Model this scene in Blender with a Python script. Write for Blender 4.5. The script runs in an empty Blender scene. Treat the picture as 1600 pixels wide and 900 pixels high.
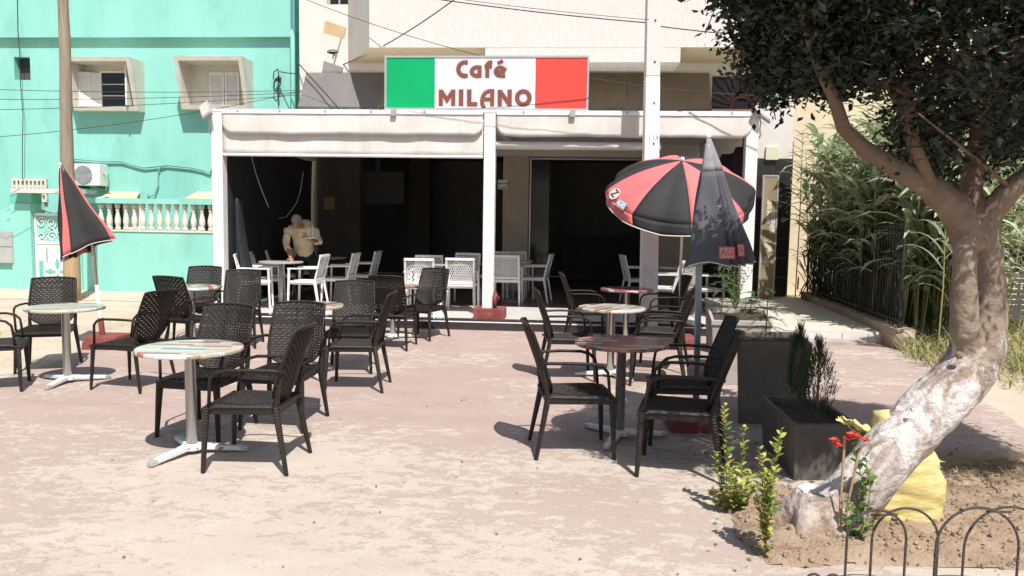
import bpy, bmesh, math, random
from mathutils import Vector, Matrix, Euler, noise
random.seed(7)
R = math.radians
scene = bpy.context.scene
col = scene.collection

# ------------------------------------------------------------------ camera
FPX, CX, CY = 1250.0, 800.0, 450.0          # focal length in photo pixels
PITCH, ROLL, CAMH = 4.98, 0.9, 1.65
cam = bpy.data.cameras.new('camera'); camo = bpy.data.objects.new('camera', cam); col.objects.link(camo)
cam.sensor_width = 36; cam.lens = FPX / 1600 * 36; cam.clip_end = 500; cam.clip_start = 0.05
CM = Matrix.Translation((0, 0, CAMH)) @ Euler((R(90 - PITCH), 0, 0)).to_matrix().to_4x4() @ Matrix.Rotation(R(ROLL), 4, 'Z')
camo.matrix_world = CM
scene.camera = camo
scene.render.resolution_x = 1024; scene.render.resolution_y = 576

# ------------------------------------------------------------------ light
SUN_EL, SUN_AZ = 57.0, 18.0                 # azimuth: degrees right of "behind the camera"
S = Vector((math.sin(R(SUN_AZ)) * math.cos(R(SUN_EL)), -math.cos(R(SUN_AZ)) * math.cos(R(SUN_EL)), math.sin(R(SUN_EL))))
sun = bpy.data.lights.new('sun', 'SUN'); suno = bpy.data.objects.new('sun', sun); col.objects.link(suno)
sun.energy = 5.0; sun.angle = R(0.5); sun.color = (1.0, 0.96, 0.91)
suno.rotation_euler = S.to_track_quat('Z', 'Y').to_euler(); suno.location = S * 30
world = bpy.data.worlds.new('World'); scene.world = world; world.use_nodes = True
wn = world.node_tree.nodes; wl = world.node_tree.links
bg = wn['Background']; sky = wn.new('ShaderNodeTexSky'); sky.sky_type = 'NISHITA'; sky.sun_disc = False
sky.sun_elevation = R(SUN_EL); sky.sun_rotation = R(180 - SUN_AZ); sky.dust_density = 2.0
wl.new(sky.outputs[0], bg.inputs[0]); bg.inputs[1].default_value = 0.085
scene.view_settings.view_transform = 'Standard'; scene.view_settings.look = 'None'
scene.view_settings.gamma = 1; scene.view_settings.exposure = 0.32

# ------------------------------------------------------------------ measuring helpers
def ray(px, py):
    d = CM.to_3x3() @ Vector(((px - CX) / FPX, -(py - CY) / FPX, -1)); return d
def G(px, py, z=0.0):                        # point of the level z under a photo position
    d = ray(px, py); t = (z - CAMH) / d.z; return Vector((d.x * t, d.y * t, z))
def D(px, py, Y):                            # point at depth Y
    d = ray(px, py); t = Y / d.y; return Vector((d.x * t, Y, CAMH + d.z * t))
P0 = Vector((-0.34, 12.05, 0)); FROT = R(-4.5)
FU = Vector((math.cos(FROT), math.sin(FROT), 0)); FV = Vector((-math.sin(FROT), math.cos(FROT), 0))
def FA(px, py, b):                           # facade frame: (along, height) on the plane at depth b
    d = ray(px, py); o = Vector((0, 0, CAMH)) - P0
    t = (b - o.dot(FV)) / d.dot(FV); p = o + d * t; return p.dot(FU), p.z
def FP(a, b, z=0.0): return P0 + FU * a + FV * b + Vector((0, 0, z))

# ------------------------------------------------------------------ materials
def mat(name, c1, c2=None, scale=4.0, rough=0.8, bump=0.0, bscale=None, metal=0.0, spec=0.4, lo=0.35, hi=0.65,
        stain=None, sscale=1.2, samt=0.5, stretch=(1, 1, 1), detail=6, trans=0.0, alpha=1.0, coat=0.0):
    m = bpy.data.materials.new(name); m.use_nodes = True; nt = m.node_tree; N = nt.nodes; L = nt.links
    b = N['Principled BSDF']; b.inputs['Roughness'].default_value = rough; b.inputs['Metallic'].default_value = metal
    b.inputs['Specular IOR Level'].default_value = spec
    if coat: b.inputs['Coat Weight'].default_value = coat
    if trans: b.inputs['Transmission Weight'].default_value = trans
    tc = N.new('ShaderNodeTexCoord'); mp = N.new('ShaderNodeMapping'); mp.inputs['Scale'].default_value = stretch
    L.new(tc.outputs['Object'], mp.inputs[0])
    b.inputs['Base Color'].default_value = (*c1, 1)
    out = None
    if c2:
        n = N.new('ShaderNodeTexNoise'); n.inputs['Scale'].default_value = scale; n.inputs['Detail'].default_value = detail
        n.inputs['Roughness'].default_value = .6
        L.new(mp.outputs[0], n.inputs['Vector'])
        r = N.new('ShaderNodeValToRGB'); r.color_ramp.elements[0].position = lo; r.color_ramp.elements[1].position = hi
        r.color_ramp.elements[0].color = (*c1, 1); r.color_ramp.elements[1].color = (*c2, 1)
        L.new(n.outputs[0], r.inputs[0]); out = r.outputs[0]
        if stain:
            n2 = N.new('ShaderNodeTexNoise'); n2.inputs['Scale'].default_value = sscale; n2.inputs['Detail'].default_value = 8
            n2.inputs['Roughness'].default_value = .7; L.new(mp.outputs[0], n2.inputs['Vector'])
            mr = N.new('ShaderNodeMapRange'); mr.inputs[1].default_value = .52; mr.inputs[2].default_value = .72; mr.inputs[4].default_value = samt
            L.new(n2.outputs[0], mr.inputs[0])
            mx = N.new('ShaderNodeMixRGB'); L.new(mr.outputs[0], mx.inputs[0]); L.new(out, mx.inputs[1]); mx.inputs[2].default_value = (*stain, 1)
            out = mx.outputs[0]
        L.new(out, b.inputs['Base Color'])
    if bump:
        n3 = N.new('ShaderNodeTexNoise'); n3.inputs['Scale'].default_value = bscale or scale * 6; n3.inputs['Detail'].default_value = 5
        L.new(mp.outputs[0], n3.inputs['Vector'])
        bp = N.new('ShaderNodeBump'); bp.inputs['Strength'].default_value = min(1, bump); bp.inputs['Distance'].default_value = 0.02
        L.new(n3.outputs[0], bp.inputs['Height']); L.new(bp.outputs[0], b.inputs['Normal'])
    m['bsdf'] = b.name
    return m
def leafmat(name, c1, c2, rough=.5, tl=.3, spec=.4):
    m = mat(name, c1, c2, scale=9, rough=rough, spec=spec, detail=2); nt = m.node_tree; N = nt.nodes; L = nt.links
    b = N['Principled BSDF']; t = N.new('ShaderNodeBsdfTranslucent'); mx = N.new('ShaderNodeMixShader'); mx.inputs[0].default_value = tl
    src = b.inputs['Base Color'].links[0].from_socket; L.new(src, t.inputs[0])
    o = N['Material Output']; L.new(b.outputs[0], mx.inputs[1]); L.new(t.outputs[0], mx.inputs[2]); L.new(mx.outputs[0], o.inputs[0]); return m

# ------------------------------------------------------------------ mesh builder
class MB:
    def __init__(s): s.v = []; s.f = []
    def add(s, vs, fs):
        k = len(s.v); s.v += [tuple(v) for v in vs]; s.f += [tuple(i + k for i in f) for f in fs]; return s
    def box(s, c, d, rot=None, taper=1.0, bev=0):
        x, y, z = [q / 2 for q in d]; vs = []
        for sz in (-1, 1):
            t = taper if sz < 0 else 1
            for sx, sy in ((-1, -1), (1, -1), (1, 1), (-1, 1)): vs.append(Vector((sx * x * t, sy * y * t, sz * z)))
        if rot is not None: vs = [rot @ v for v in vs]
        c = Vector(c); return s.add([v + c for v in vs], [(3, 2, 1, 0), (4, 5, 6, 7), (0, 1, 5, 4), (1, 2, 6, 5), (2, 3, 7, 6), (3, 0, 4, 7)])
    def span(s, x0, x1, y0, y1, z0, z1): return s.box(((x0 + x1) / 2, (y0 + y1) / 2, (z0 + z1) / 2), (x1 - x0, y1 - y0, z1 - z0))
    def bar(s, p, q, w, h=None, up=Vector((0, 0, 1)), w2=None, h2=None):
        p, q = Vector(p), Vector(q); h = h or w; w2 = w2 or w; h2 = h2 or h; d = (q - p).normalized()
        if abs(d.dot(up)) > .99: up = Vector((0, 1, 0))
        a = d.cross(up).normalized(); b = a.cross(d).normalized(); vs = []
        for o, ww, hh in ((p, w, h), (q, w2, h2)):
            for sa, sb in ((-1, -1), (1, -1), (1, 1), (-1, 1)): vs.append(o + a * sa * ww / 2 + b * sb * hh / 2)
        return s.add(vs, [(0, 1, 2, 3), (7, 6, 5, 4), (0, 4, 5, 1), (1, 5, 6, 2), (2, 6, 7, 3), (3, 7, 4, 0)])
    def tube(s, pts, r, n=8, cap=True, flat=1.0):
        pts = [Vector(p) for p in pts]; m = len(pts)
        rs = r if isinstance(r, (list, tuple)) else [r] * m
        vs = []; prev = None
        for i, p in enumerate(pts):
            t = (pts[min(i + 1, m - 1)] - pts[max(i - 1, 0)])
            t = t.normalized() if t.length > 1e-9 else Vector((0, 0, 1))
            if prev is None:
                a = t.orthogonal().normalized()
                if abs(t.z) < .95: a = t.cross(Vector((0, 0, 1))).normalized()
            else: a = (prev - t * prev.dot(t)).normalized()
            prev = a; b = t.cross(a)
            for k in range(n):
                an = 2 * math.pi * k / n; vs.append(p + (a * math.cos(an) + b * math.sin(an) * flat) * rs[i])
        fs = []
        for i in range(m - 1):
            for k in range(n):
                k2 = (k + 1) % n; fs.append((i * n + k, i * n + k2, (i + 1) * n + k2, (i + 1) * n + k))
        if cap: fs.append(tuple(range(n - 1, -1, -1))); fs.append(tuple((m - 1) * n + k for k in range(n)))
        return s.add(vs, fs)
    def lathe(s, prof, n=20, c=(0, 0, 0), sx=1, sy=1):
        vs = []; fs = []
        for r, z in prof:
            for k in range(n):
                an = 2 * math.pi * k / n; vs.append((c[0] + r * sx * math.cos(an), c[1] + r * sy * math.sin(an), c[2] + z))
        for i in range(len(prof) - 1):
            for k in range(n):
                k2 = (k + 1) % n; fs.append((i * n + k, i * n + k2, (i + 1) * n + k2, (i + 1) * n + k))
        fs.append(tuple(range(n - 1, -1, -1))); fs.append(tuple((len(prof) - 1) * n + k for k in range(n)))
        return s.add(vs, fs)
    def grid(s, fn, nu, nv, thick=None):
        vs = [fn(i / nu, j / nv) for j in range(nv + 1) for i in range(nu + 1)]
        fs = [(j * (nu + 1) + i, j * (nu + 1) + i + 1, (j + 1) * (nu + 1) + i + 1, (j + 1) * (nu + 1) + i) for j in range(nv) for i in range(nu)]
        return s.add(vs, fs)
    def blob(s, c, r, n=10, rot=None):
        r = r if isinstance(r, (list, tuple)) else (r, r, r); vs = []; fs = []; m = n // 2 + 1
        for j in range(m + 1):
            th = math.pi * j / m
            for k in range(n):
                ph = 2 * math.pi * k / n; v = Vector((r[0] * math.sin(th) * math.cos(ph), r[1] * math.sin(th) * math.sin(ph), r[2] * math.cos(th)))
                if rot is not None: v = rot @ v
                vs.append(v + Vector(c))
        for j in range(m):
            for k in range(n):
                k2 = (k + 1) % n; fs.append((j * n + k, (j + 1) * n + k, (j + 1) * n + k2, j * n + k2))
        return s.add(vs, fs)
    def mesh(s, name, m, smooth=False):
        me = bpy.data.meshes.new(name); me.from_pydata(s.v, [], s.f); me.validate()
        if m: me.materials.append(m)
        if smooth: me.polygons.foreach_set('use_smooth', [True] * len(me.polygons))
        me.update(); return me
    def build(s, name, m, parent=None, smooth=False, label=None, bevel=0, solid=0, remesh=0, sm=0, loc=None, rz=None):
        me = s.mesh(name, m, smooth)
        o = bpy.data.objects.new(name, me); col.objects.link(o)
        if bevel or solid or remesh or sm:
            if remesh:
                md = o.modifiers.new('r', 'REMESH'); md.mode = 'VOXEL'; md.voxel_size = remesh; md.use_smooth_shade = True
            if sm:
                md = o.modifiers.new('s', 'SMOOTH'); md.iterations = sm; md.factor = .6
            if solid:
                md = o.modifiers.new('t', 'SOLIDIFY'); md.thickness = solid; md.offset = 0
            if bevel:
                md = o.modifiers.new('b', 'BEVEL'); md.width = bevel; md.segments = 2; md.limit_method = 'ANGLE'; md.harden_normals = False
            dg = bpy.context.evaluated_depsgraph_get(); me2 = bpy.data.meshes.new_from_object(o.evaluated_get(dg))
            me2.name = name; o.modifiers.clear(); o.data = me2
            if smooth or remesh: me2.polygons.foreach_set('use_smooth', [True] * len(me2.polygons))
        if parent: o.parent = parent
        if label: o['label'] = label
        if loc is not None: o.location = loc
        if rz is not None: o.rotation_euler.z = rz
        return o
def tag(o, label=None, cat=None, group=None, kind=None):
    if label: o['label'] = label
    if cat: o['category'] = cat
    if group: o['group'] = group
    if kind: o['kind'] = kind
    return o
def thing(name, loc, label, cat, rz=0, group=None):
    o = bpy.data.objects.new(name, None); col.objects.link(o); o.location = loc; o.rotation_euler = (0, 0, rz)
    o.empty_display_size = .1
    return tag(o, label, cat, group)
KIDS = {}
def copy_tree(o, parent=None):
    c = o.copy(); col.objects.link(c); c.parent = parent
    for ch in list(o.children): copy_tree(ch, c)
    return c
def place(proto, used, loc, rz, label, group=None):
    o = proto if not used else copy_tree(proto); used.append(1)
    o.location = loc; o.rotation_euler = (0, 0, rz); o['label'] = label
    if group: o['group'] = group
    return o
def inst(me, name, parent, mtx=None):
    o = bpy.data.objects.new(name, me); col.objects.link(o); o.parent = parent
    if mtx is not None: o.matrix_local = mtx
    return o
def inpoly(x, y, P):
    c = False; j = len(P) - 1
    for i in range(len(P)):
        if (P[i][1] > y) != (P[j][1] > y) and x < (P[j][0] - P[i][0]) * (y - P[i][1]) / (P[j][1] - P[i][1]) + P[i][0]: c = not c
        j = i
    return c
def edgedist(x, y, P):
    best = 9; p = Vector((x, y))
    for i in range(len(P)):
        a = Vector(P[i][:2]); b = Vector(P[(i + 1) % len(P)][:2]); ab = b - a
        t = max(0, min(1, (p - a).dot(ab) / ab.length_squared)); best = min(best, (a + ab * t - p).length)
    return best
def ribbon(path, th, z=0.0, closed=False):
    """flat ribbon with mitred joints in the x,z plane, facing -y at y=-z"""
    P = [Vector((p[0], p[1])) for p in path]; n = len(P); L_, R_ = [], []
    for i in range(n):
        if closed: a, b = P[i - 1], P[(i + 1) % n]
        else: a, b = P[max(i - 1, 0)], P[min(i + 1, n - 1)]
        d1 = (P[i] - a).normalized() if (P[i] - a).length > 1e-9 else (b - P[i]).normalized()
        d2 = (b - P[i]).normalized() if (b - P[i]).length > 1e-9 else d1
        n1 = Vector((-d1.y, d1.x)); n2 = Vector((-d2.y, d2.x)); m = (n1 + n2)
        m = m.normalized() if m.length > 1e-6 else n1
        k = min(1.8, 1 / max(.3, m.dot(n1)))
        L_.append(P[i] + m * th / 2 * k); R_.append(P[i] - m * th / 2 * k)
    vs = [(p.x, -z, p.y) for p in L_] + [(p.x, -z, p.y) for p in R_]
    fs = [(i, n + i, n + (i + 1) % n, (i + 1) % n) for i in range(n if closed else n - 1)]
    return vs, fs
def text_mesh(txt, size, m, ext=0.001):
    cu = bpy.data.curves.new('t', 'FONT'); cu.body = txt; cu.size = size; cu.extrude = ext; cu.align_x = 'CENTER'; cu.align_y = 'CENTER'
    cu.resolution_u = 3; cu.offset = size * .015
    o = bpy.data.objects.new('t', cu); col.objects.link(o)
    dg = bpy.context.evaluated_depsgraph_get(); me = bpy.data.meshes.new_from_object(o.evaluated_get(dg))
    bpy.data.objects.remove(o); me.materials.clear(); me.materials.append(m); me.name = 'lettering'; return me
# ------------------------------------------------------------------ palette
M = {}
M['teal'] = mat('teal_render', (.235, .57, .495), (.28, .62, .54), scale=1.5, rough=.9, bump=.25, bscale=60, stain=(.18, .43, .37), sscale=1.3, samt=.75, stretch=(1, 1, .4))
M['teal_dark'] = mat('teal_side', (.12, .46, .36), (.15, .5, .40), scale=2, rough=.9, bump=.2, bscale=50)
M['cream'] = mat('roughcast', (.66, .63, .595), (.59, .56, .525), scale=14, rough=.95, bump=.7, bscale=70, stretch=(1, 1, .35), stain=(.6, .53, .45), sscale=2, samt=.35)
M['cream2'] = mat('smooth_cream', (.66, .62, .585), (.60, .565, .52), scale=2, rough=.9, bump=.1, stain=(.55, .48, .40), sscale=1.5, samt=.4)
M['tan'] = mat('tan_soffit', (.62, .52, .36), (.56, .47, .33), scale=3, rough=.9, bump=.2)
M['plaster'] = mat('window_plaster', (.68, .64, .57), (.60, .56, .48), scale=5, rough=.9, bump=.2, stain=(.45, .42, .36), sscale=4, samt=.5)
M['yellowwall'] = mat('yellow_render', (.70, .60, .42), (.64, .54, .38), scale=2, rough=.9, bump=.2)
M['white'] = mat('white_paint', (.80, .79, .78), (.74, .73, .71), scale=5, rough=.55, bump=.08, stain=(.55, .50, .45), sscale=6, samt=.35)
M['whitemetal'] = mat('white_metal', (.78, .78, .76), (.70, .70, .68), scale=9, rough=.45, stain=(.5, .42, .35), sscale=7, samt=.35)
M['whiteplastic'] = mat('white_plastic', (.80, .79, .76), (.74, .73, .70), scale=6, rough=.4)
M['awning'] = mat('awning_cloth', (.66, .65, .62), (.60, .58, .54), scale=3, rough=.75, bump=.12, bscale=8, stain=(.50, .42, .30), sscale=2.5, samt=.55, stretch=(1.6, 1, .6))
M['blind'] = mat('grey_blind', (.15, .14, .135), (.18, .17, .16), scale=4, rough=.9, bump=.1, stretch=(1, 1, .2))
M['shadedblind'] = mat('shaded_blind', (.20, .155, .11), (.23, .18, .13), scale=4, rough=.9, bump=.1, stretch=(1, 1, .2))  # same grey cloth; shade and brown bounce under the bay put into the colour
M['tarp'] = mat('black_tarp', (.012, .013, .014), (.02, .02, .022), scale=3, rough=.8, bump=.2, bscale=6)
M['darkwall'] = mat('dark_wall', (.17, .16, .15), (.20, .19, .175), scale=3, rough=.85)
M['brownwall'] = mat('brown_wall', (.07, .06, .05), (.085, .075, .06), scale=3, rough=.85)
M['beigewall'] = mat('beige_wall', (.50, .44, .36), (.44, .38, .31), scale=2, rough=.85, bump=.05)
M['black'] = mat('black_plastic', (.02, .02, .021), (.028, .026, .025), scale=8, rough=.5)
M['rattan'] = mat('dark_rattan_plastic', (.012, .010, .009), (.022, .017, .014), scale=40, rough=.45, bump=.35, bscale=180, spec=.28)
M['rattanleg'] = mat('rattan_leg', (.016, .012, .010), (.026, .02, .016), scale=30, rough=.45, bump=.3, bscale=100, spec=.3)
M['chrome'] = mat('brushed_steel', (.62, .60, .57), (.50, .48, .45), scale=6, rough=.28, metal=.9, stretch=(6, 6, .4))
M['flaky'] = mat('flaking_white_paint', (.70, .70, .69), (.22, .21, .2), scale=16, rough=.6, lo=.58, hi=.63, bump=.3)
M['red'] = mat('red_paint', (.25, .06, .05), (.19, .045, .04), scale=9, rough=.8, bump=.2, stain=(.36, .2, .17), sscale=7, samt=.6)
M['concrete'] = mat('concrete', (.42, .38, .34), (.34, .31, .27), scale=6, rough=.95, bump=.3, stain=(.26, .22, .18), sscale=4, samt=.6)
M['darkconcrete'] = mat('dark_planter_concrete', (.11, .10, .09), (.15, .135, .12), scale=5, rough=.95, bump=.35, stain=(.24, .17, .11), sscale=3, samt=.6)
M['blacktile'] = mat('black_tile', (.025, .024, .026), (.04, .037, .037), scale=7, rough=.18, spec=.5)
M['grout'] = mat('grout', (.45, .42, .38), (.35, .32, .3), scale=8, rough=.9)
M['tilefloor'] = mat('pale_floor_tile', (.66, .62, .60), (.60, .56, .54), scale=3, rough=.35, stain=(.45, .4, .36), sscale=2, samt=.5)
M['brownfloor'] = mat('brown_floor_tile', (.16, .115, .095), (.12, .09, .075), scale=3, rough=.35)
M['wood'] = mat('weathered_wood_pole', (.34, .28, .21), (.25, .20, .15), scale=6, rough=.9, bump=.5, bscale=30, stretch=(5, 5, .35), stain=(.15, .11, .08), sscale=3, samt=.5)
M['woodlow'] = mat('tan_pole_foot', (.46, .34, .19), (.38, .28, .16), scale=5, rough=.9, bump=.4, bscale=30, stretch=(4, 4, .4), stain=(.3, .22, .14), sscale=3, samt=.5)
M['cable'] = mat('cable_black', (.03, .03, .03), rough=.6)
M['tealcable'] = mat('painted_cable', (.22, .42, .36), rough=.7)
M['greybox'] = mat('grey_plastic', (.38, .38, .38), (.32, .32, .32), scale=5, rough=.6)
M['darkglass'] = mat('dark_glass', (.012, .018, .017), rough=.12, spec=.5)
M['rust'] = mat('red_iron', (.30, .07, .06), (.2, .06, .05), scale=9, rough=.7)
M['iron'] = mat('black_iron', (.018, .018, .018), (.03, .028, .026), scale=9, rough=.6)
M['rebar'] = mat('rebar', (.085, .07, .06), (.05, .042, .038), scale=30, rough=.7, bump=.8, bscale=120)
M['bark'] = mat('whitewashed_bark', (.19, .145, .11), (.28, .215, .165), scale=7, rough=.95, bump=.9, bscale=28)
M['limb'] = mat('brown_limb_bark', (.15, .085, .055), (.21, .12, .075), scale=8, rough=.95, bump=.6, bscale=30)
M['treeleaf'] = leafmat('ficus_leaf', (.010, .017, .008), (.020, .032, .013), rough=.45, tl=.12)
M['reed'] = leafmat('reed_leaf', (.32, .40, .22), (.50, .56, .38), rough=.6, tl=.3)
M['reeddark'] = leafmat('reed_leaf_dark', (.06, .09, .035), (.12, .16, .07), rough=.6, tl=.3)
M['reeddry'] = leafmat('dry_reed', (.30, .19, .07), (.20, .12, .04), rough=.8, tl=.2)
M['cane'] = mat('reed_cane', (.22, .22, .08), (.30, .26, .12), scale=5, rough=.6)
M['euleaf'] = leafmat('yellow_green_leaf', (.40, .42, .07), (.60, .58, .20), rough=.5, tl=.3)
M['euleaf2'] = leafmat('green_leaf', (.10, .20, .04), (.18, .30, .07), rough=.5, tl=.3)
M['thuja'] = leafmat('thuja_spray', (.035, .065, .018), (.06, .095, .03), rough=.7, tl=.2)
M['pine'] = leafmat('araucaria_needle', (.05, .10, .025), (.09, .16, .05), rough=.6, tl=.2)
M['stem'] = mat('plant_stem', (.16, .11, .06), (.22, .16, .08), scale=20, rough=.9)
M['stake'] = mat('bamboo_stake', (.42, .30, .16), (.32, .22, .12), scale=12, rough=.8)
M['petal'] = leafmat('bougainvillea_bract', (.62, .05, .04), (.70, .12, .08), rough=.6, tl=.35)
M['soil'] = mat('garden_soil', (.38, .285, .20), (.25, .175, .12), scale=6, rough=1, bump=1, bscale=55, stain=(.42, .32, .23), sscale=4, samt=.8)
M['potsoil'] = mat('planter_soil', (.05, .035, .025), (.08, .055, .04), scale=12, rough=1, bump=1, bscale=50)
M['straw'] = leafmat('straw', (.48, .38, .20), (.36, .28, .14), rough=.9, tl=.1)
M['grass'] = leafmat('dry_grass', (.26, .27, .10), (.38, .34, .16), rough=.9, tl=.2)
M['sack'] = mat('yellow_woven_sack', (.60, .49, .17), (.66, .58, .30), scale=5, rough=.6, bump=.25, bscale=30, stretch=(1, 1, 2), stain=(.48, .38, .14), sscale=5, samt=.5)
M['coral'] = mat('coral_parasol_cloth', (.60, .16, .16), (.53, .14, .14), scale=3, rough=.8, bump=.15, bscale=10)
M['blackcloth'] = mat('black_parasol_cloth', (.016, .016, .017), (.026, .025, .025), scale=3, rough=.75, bump=.15, bscale=10)
M['greycloth'] = mat('slate_parasol_cloth', (.085, .088, .108), (.11, .113, .132), scale=3, rough=.8, bump=.15, bscale=10)
M['palecloth'] = mat('faded_parasol_top', (.22, .22, .24), (.32, .31, .32), scale=9, rough=.85, bump=.15, bscale=10)
M['piping'] = mat('pale_piping', (.6, .58, .56), rough=.8)
M['signwhite'] = mat('sign_white', (.78, .80, .84), (.68, .70, .76), scale=1.2, rough=.3, bump=.05, bscale=2)
M['signgreen'] = mat('sign_green', (.0, .40, .14), (.0, .36, .12), scale=1, rough=.3)
M['signred'] = mat('sign_red', (.72, .075, .06), (.66, .07, .055), scale=1, rough=.3)
M['signbrown'] = mat('sign_brown', (.20, .075, .055), rough=.4)
M['signpink'] = mat('sign_letter_edge', (.62, .42, .40), rough=.4)
M['alu'] = mat('aluminium', (.55, .55, .55), (.48, .48, .48), scale=4, rough=.4, metal=.5)
M['skin'] = mat('skin', (.36, .17, .10), (.32, .15, .09), scale=12, rough=.55)
M['shirt'] = mat('cream_shirt', (.66, .55, .36), (.60, .50, .33), scale=12, rough=.85, bump=.4, bscale=14)
M['trouser'] = mat('black_trousers', (.015, .015, .018), rough=.85)
M['hair'] = mat('grey_hair', (.34, .32, .32), (.16, .15, .15), scale=40, rough=.8, bump=.5)
M['glass'] = mat('clear_glass', (.8, .8, .78), rough=.15, trans=.55)
M['steeltray'] = mat('steel_tray', (.5, .48, .46), rough=.25, metal=.9)
M['greytop'] = mat('grey_tabletop', (.42, .40, .38), (.36, .34, .33), scale=5, rough=.4)
M['meter'] = mat('meter_box', (.42, .42, .40), (.36, .36, .34), scale=5, rough=.6)
M['blueplastic'] = mat('blue_plastic', (.03, .10, .5), rough=.5)
M['greensign'] = mat('green_print', (.02, .25, .07), rough=.5)
M['notice'] = mat('notice_board', (.30, .235, .15), (.25, .195, .12), scale=3, rough=.7)
M['paper'] = mat('paper_sheet', (.62, .56, .40), (.3, .28, .24), scale=25, rough=.8, lo=.52, hi=.56)
M['peeled'] = mat('concrete_pole_paint', (.82, .80, .79), (.76, .73, .72), scale=4, rough=.8, bump=.3, stain=(.45, .40, .38), sscale=7, samt=.5)
M['greypole'] = mat('bare_concrete_pole', (.66, .64, .61), (.6, .57, .54), scale=5, rough=.9, bump=.3)

# whitewash on the lower trunk: real paint, patchy, up to about waist height; limb shade painted in above
def whitewash_and_shade():
    m = M['bark']; N = m.node_tree.nodes; L = m.node_tree.links; b = N['Principled BSDF']
    src = b.inputs['Base Color'].links[0].from_socket
    g = N.new('ShaderNodeNewGeometry'); sp = N.new('ShaderNodeSeparateXYZ'); L.new(g.outputs['Position'], sp.inputs[0])
    n = N.new('ShaderNodeTexNoise'); n.inputs['Scale'].default_value = 7; n.inputs['Detail'].default_value = 10; n.inputs['Roughness'].default_value = .75
    n.inputs['Distortion'].default_value = .6
    h = N.new('ShaderNodeMapRange'); h.inputs[1].default_value = .75; h.inputs[2].default_value = 1.5; h.inputs[3].default_value = .06; h.inputs[4].default_value = -.16
    L.new(sp.outputs[2], h.inputs[0]); ad = N.new('ShaderNodeMath'); ad.operation = 'ADD'; L.new(n.outputs[0], ad.inputs[0]); L.new(h.outputs[0], ad.inputs[1])
    r = N.new('ShaderNodeMapRange'); r.inputs[1].default_value = .46; r.inputs[2].default_value = .60; L.new(ad.outputs[0], r.inputs[0])
    mx = N.new('ShaderNodeMixRGB'); L.new(r.outputs[0], mx.inputs[0]); L.new(src, mx.inputs[1]); mx.inputs[2].default_value = (.56, .52, .50, 1)
    h2 = N.new('ShaderNodeMapRange'); h2.inputs[1].default_value = .0; h2.inputs[2].default_value = .22; h2.inputs[3].default_value = 0; h2.inputs[4].default_value = 1
    L.new(sp.outputs[2], h2.inputs[0]); mx2 = N.new('ShaderNodeMixRGB'); L.new(h2.outputs[0], mx2.inputs[0]); mx2.inputs[1].default_value = (.26, .18, .12, 1)
    L.new(mx.outputs[0], mx2.inputs[2])
    h3 = N.new('ShaderNodeMapRange'); h3.inputs[1].default_value = 1.5; h3.inputs[2].default_value = 2.1; h3.inputs[3].default_value = 0; h3.inputs[4].default_value = .75  # crown shade on the upper limbs painted in as darker bark
    L.new(sp.outputs[2], h3.inputs[0]); mx3 = N.new('ShaderNodeMixRGB'); L.new(h3.outputs[0], mx3.inputs[0]); L.new(mx2.outputs[0], mx3.inputs[1]); mx3.inputs[2].default_value = (.12, .072, .048, 1); L.new(mx3.outputs[0], b.inputs['Base Color'])
whitewash_and_shade()

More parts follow.
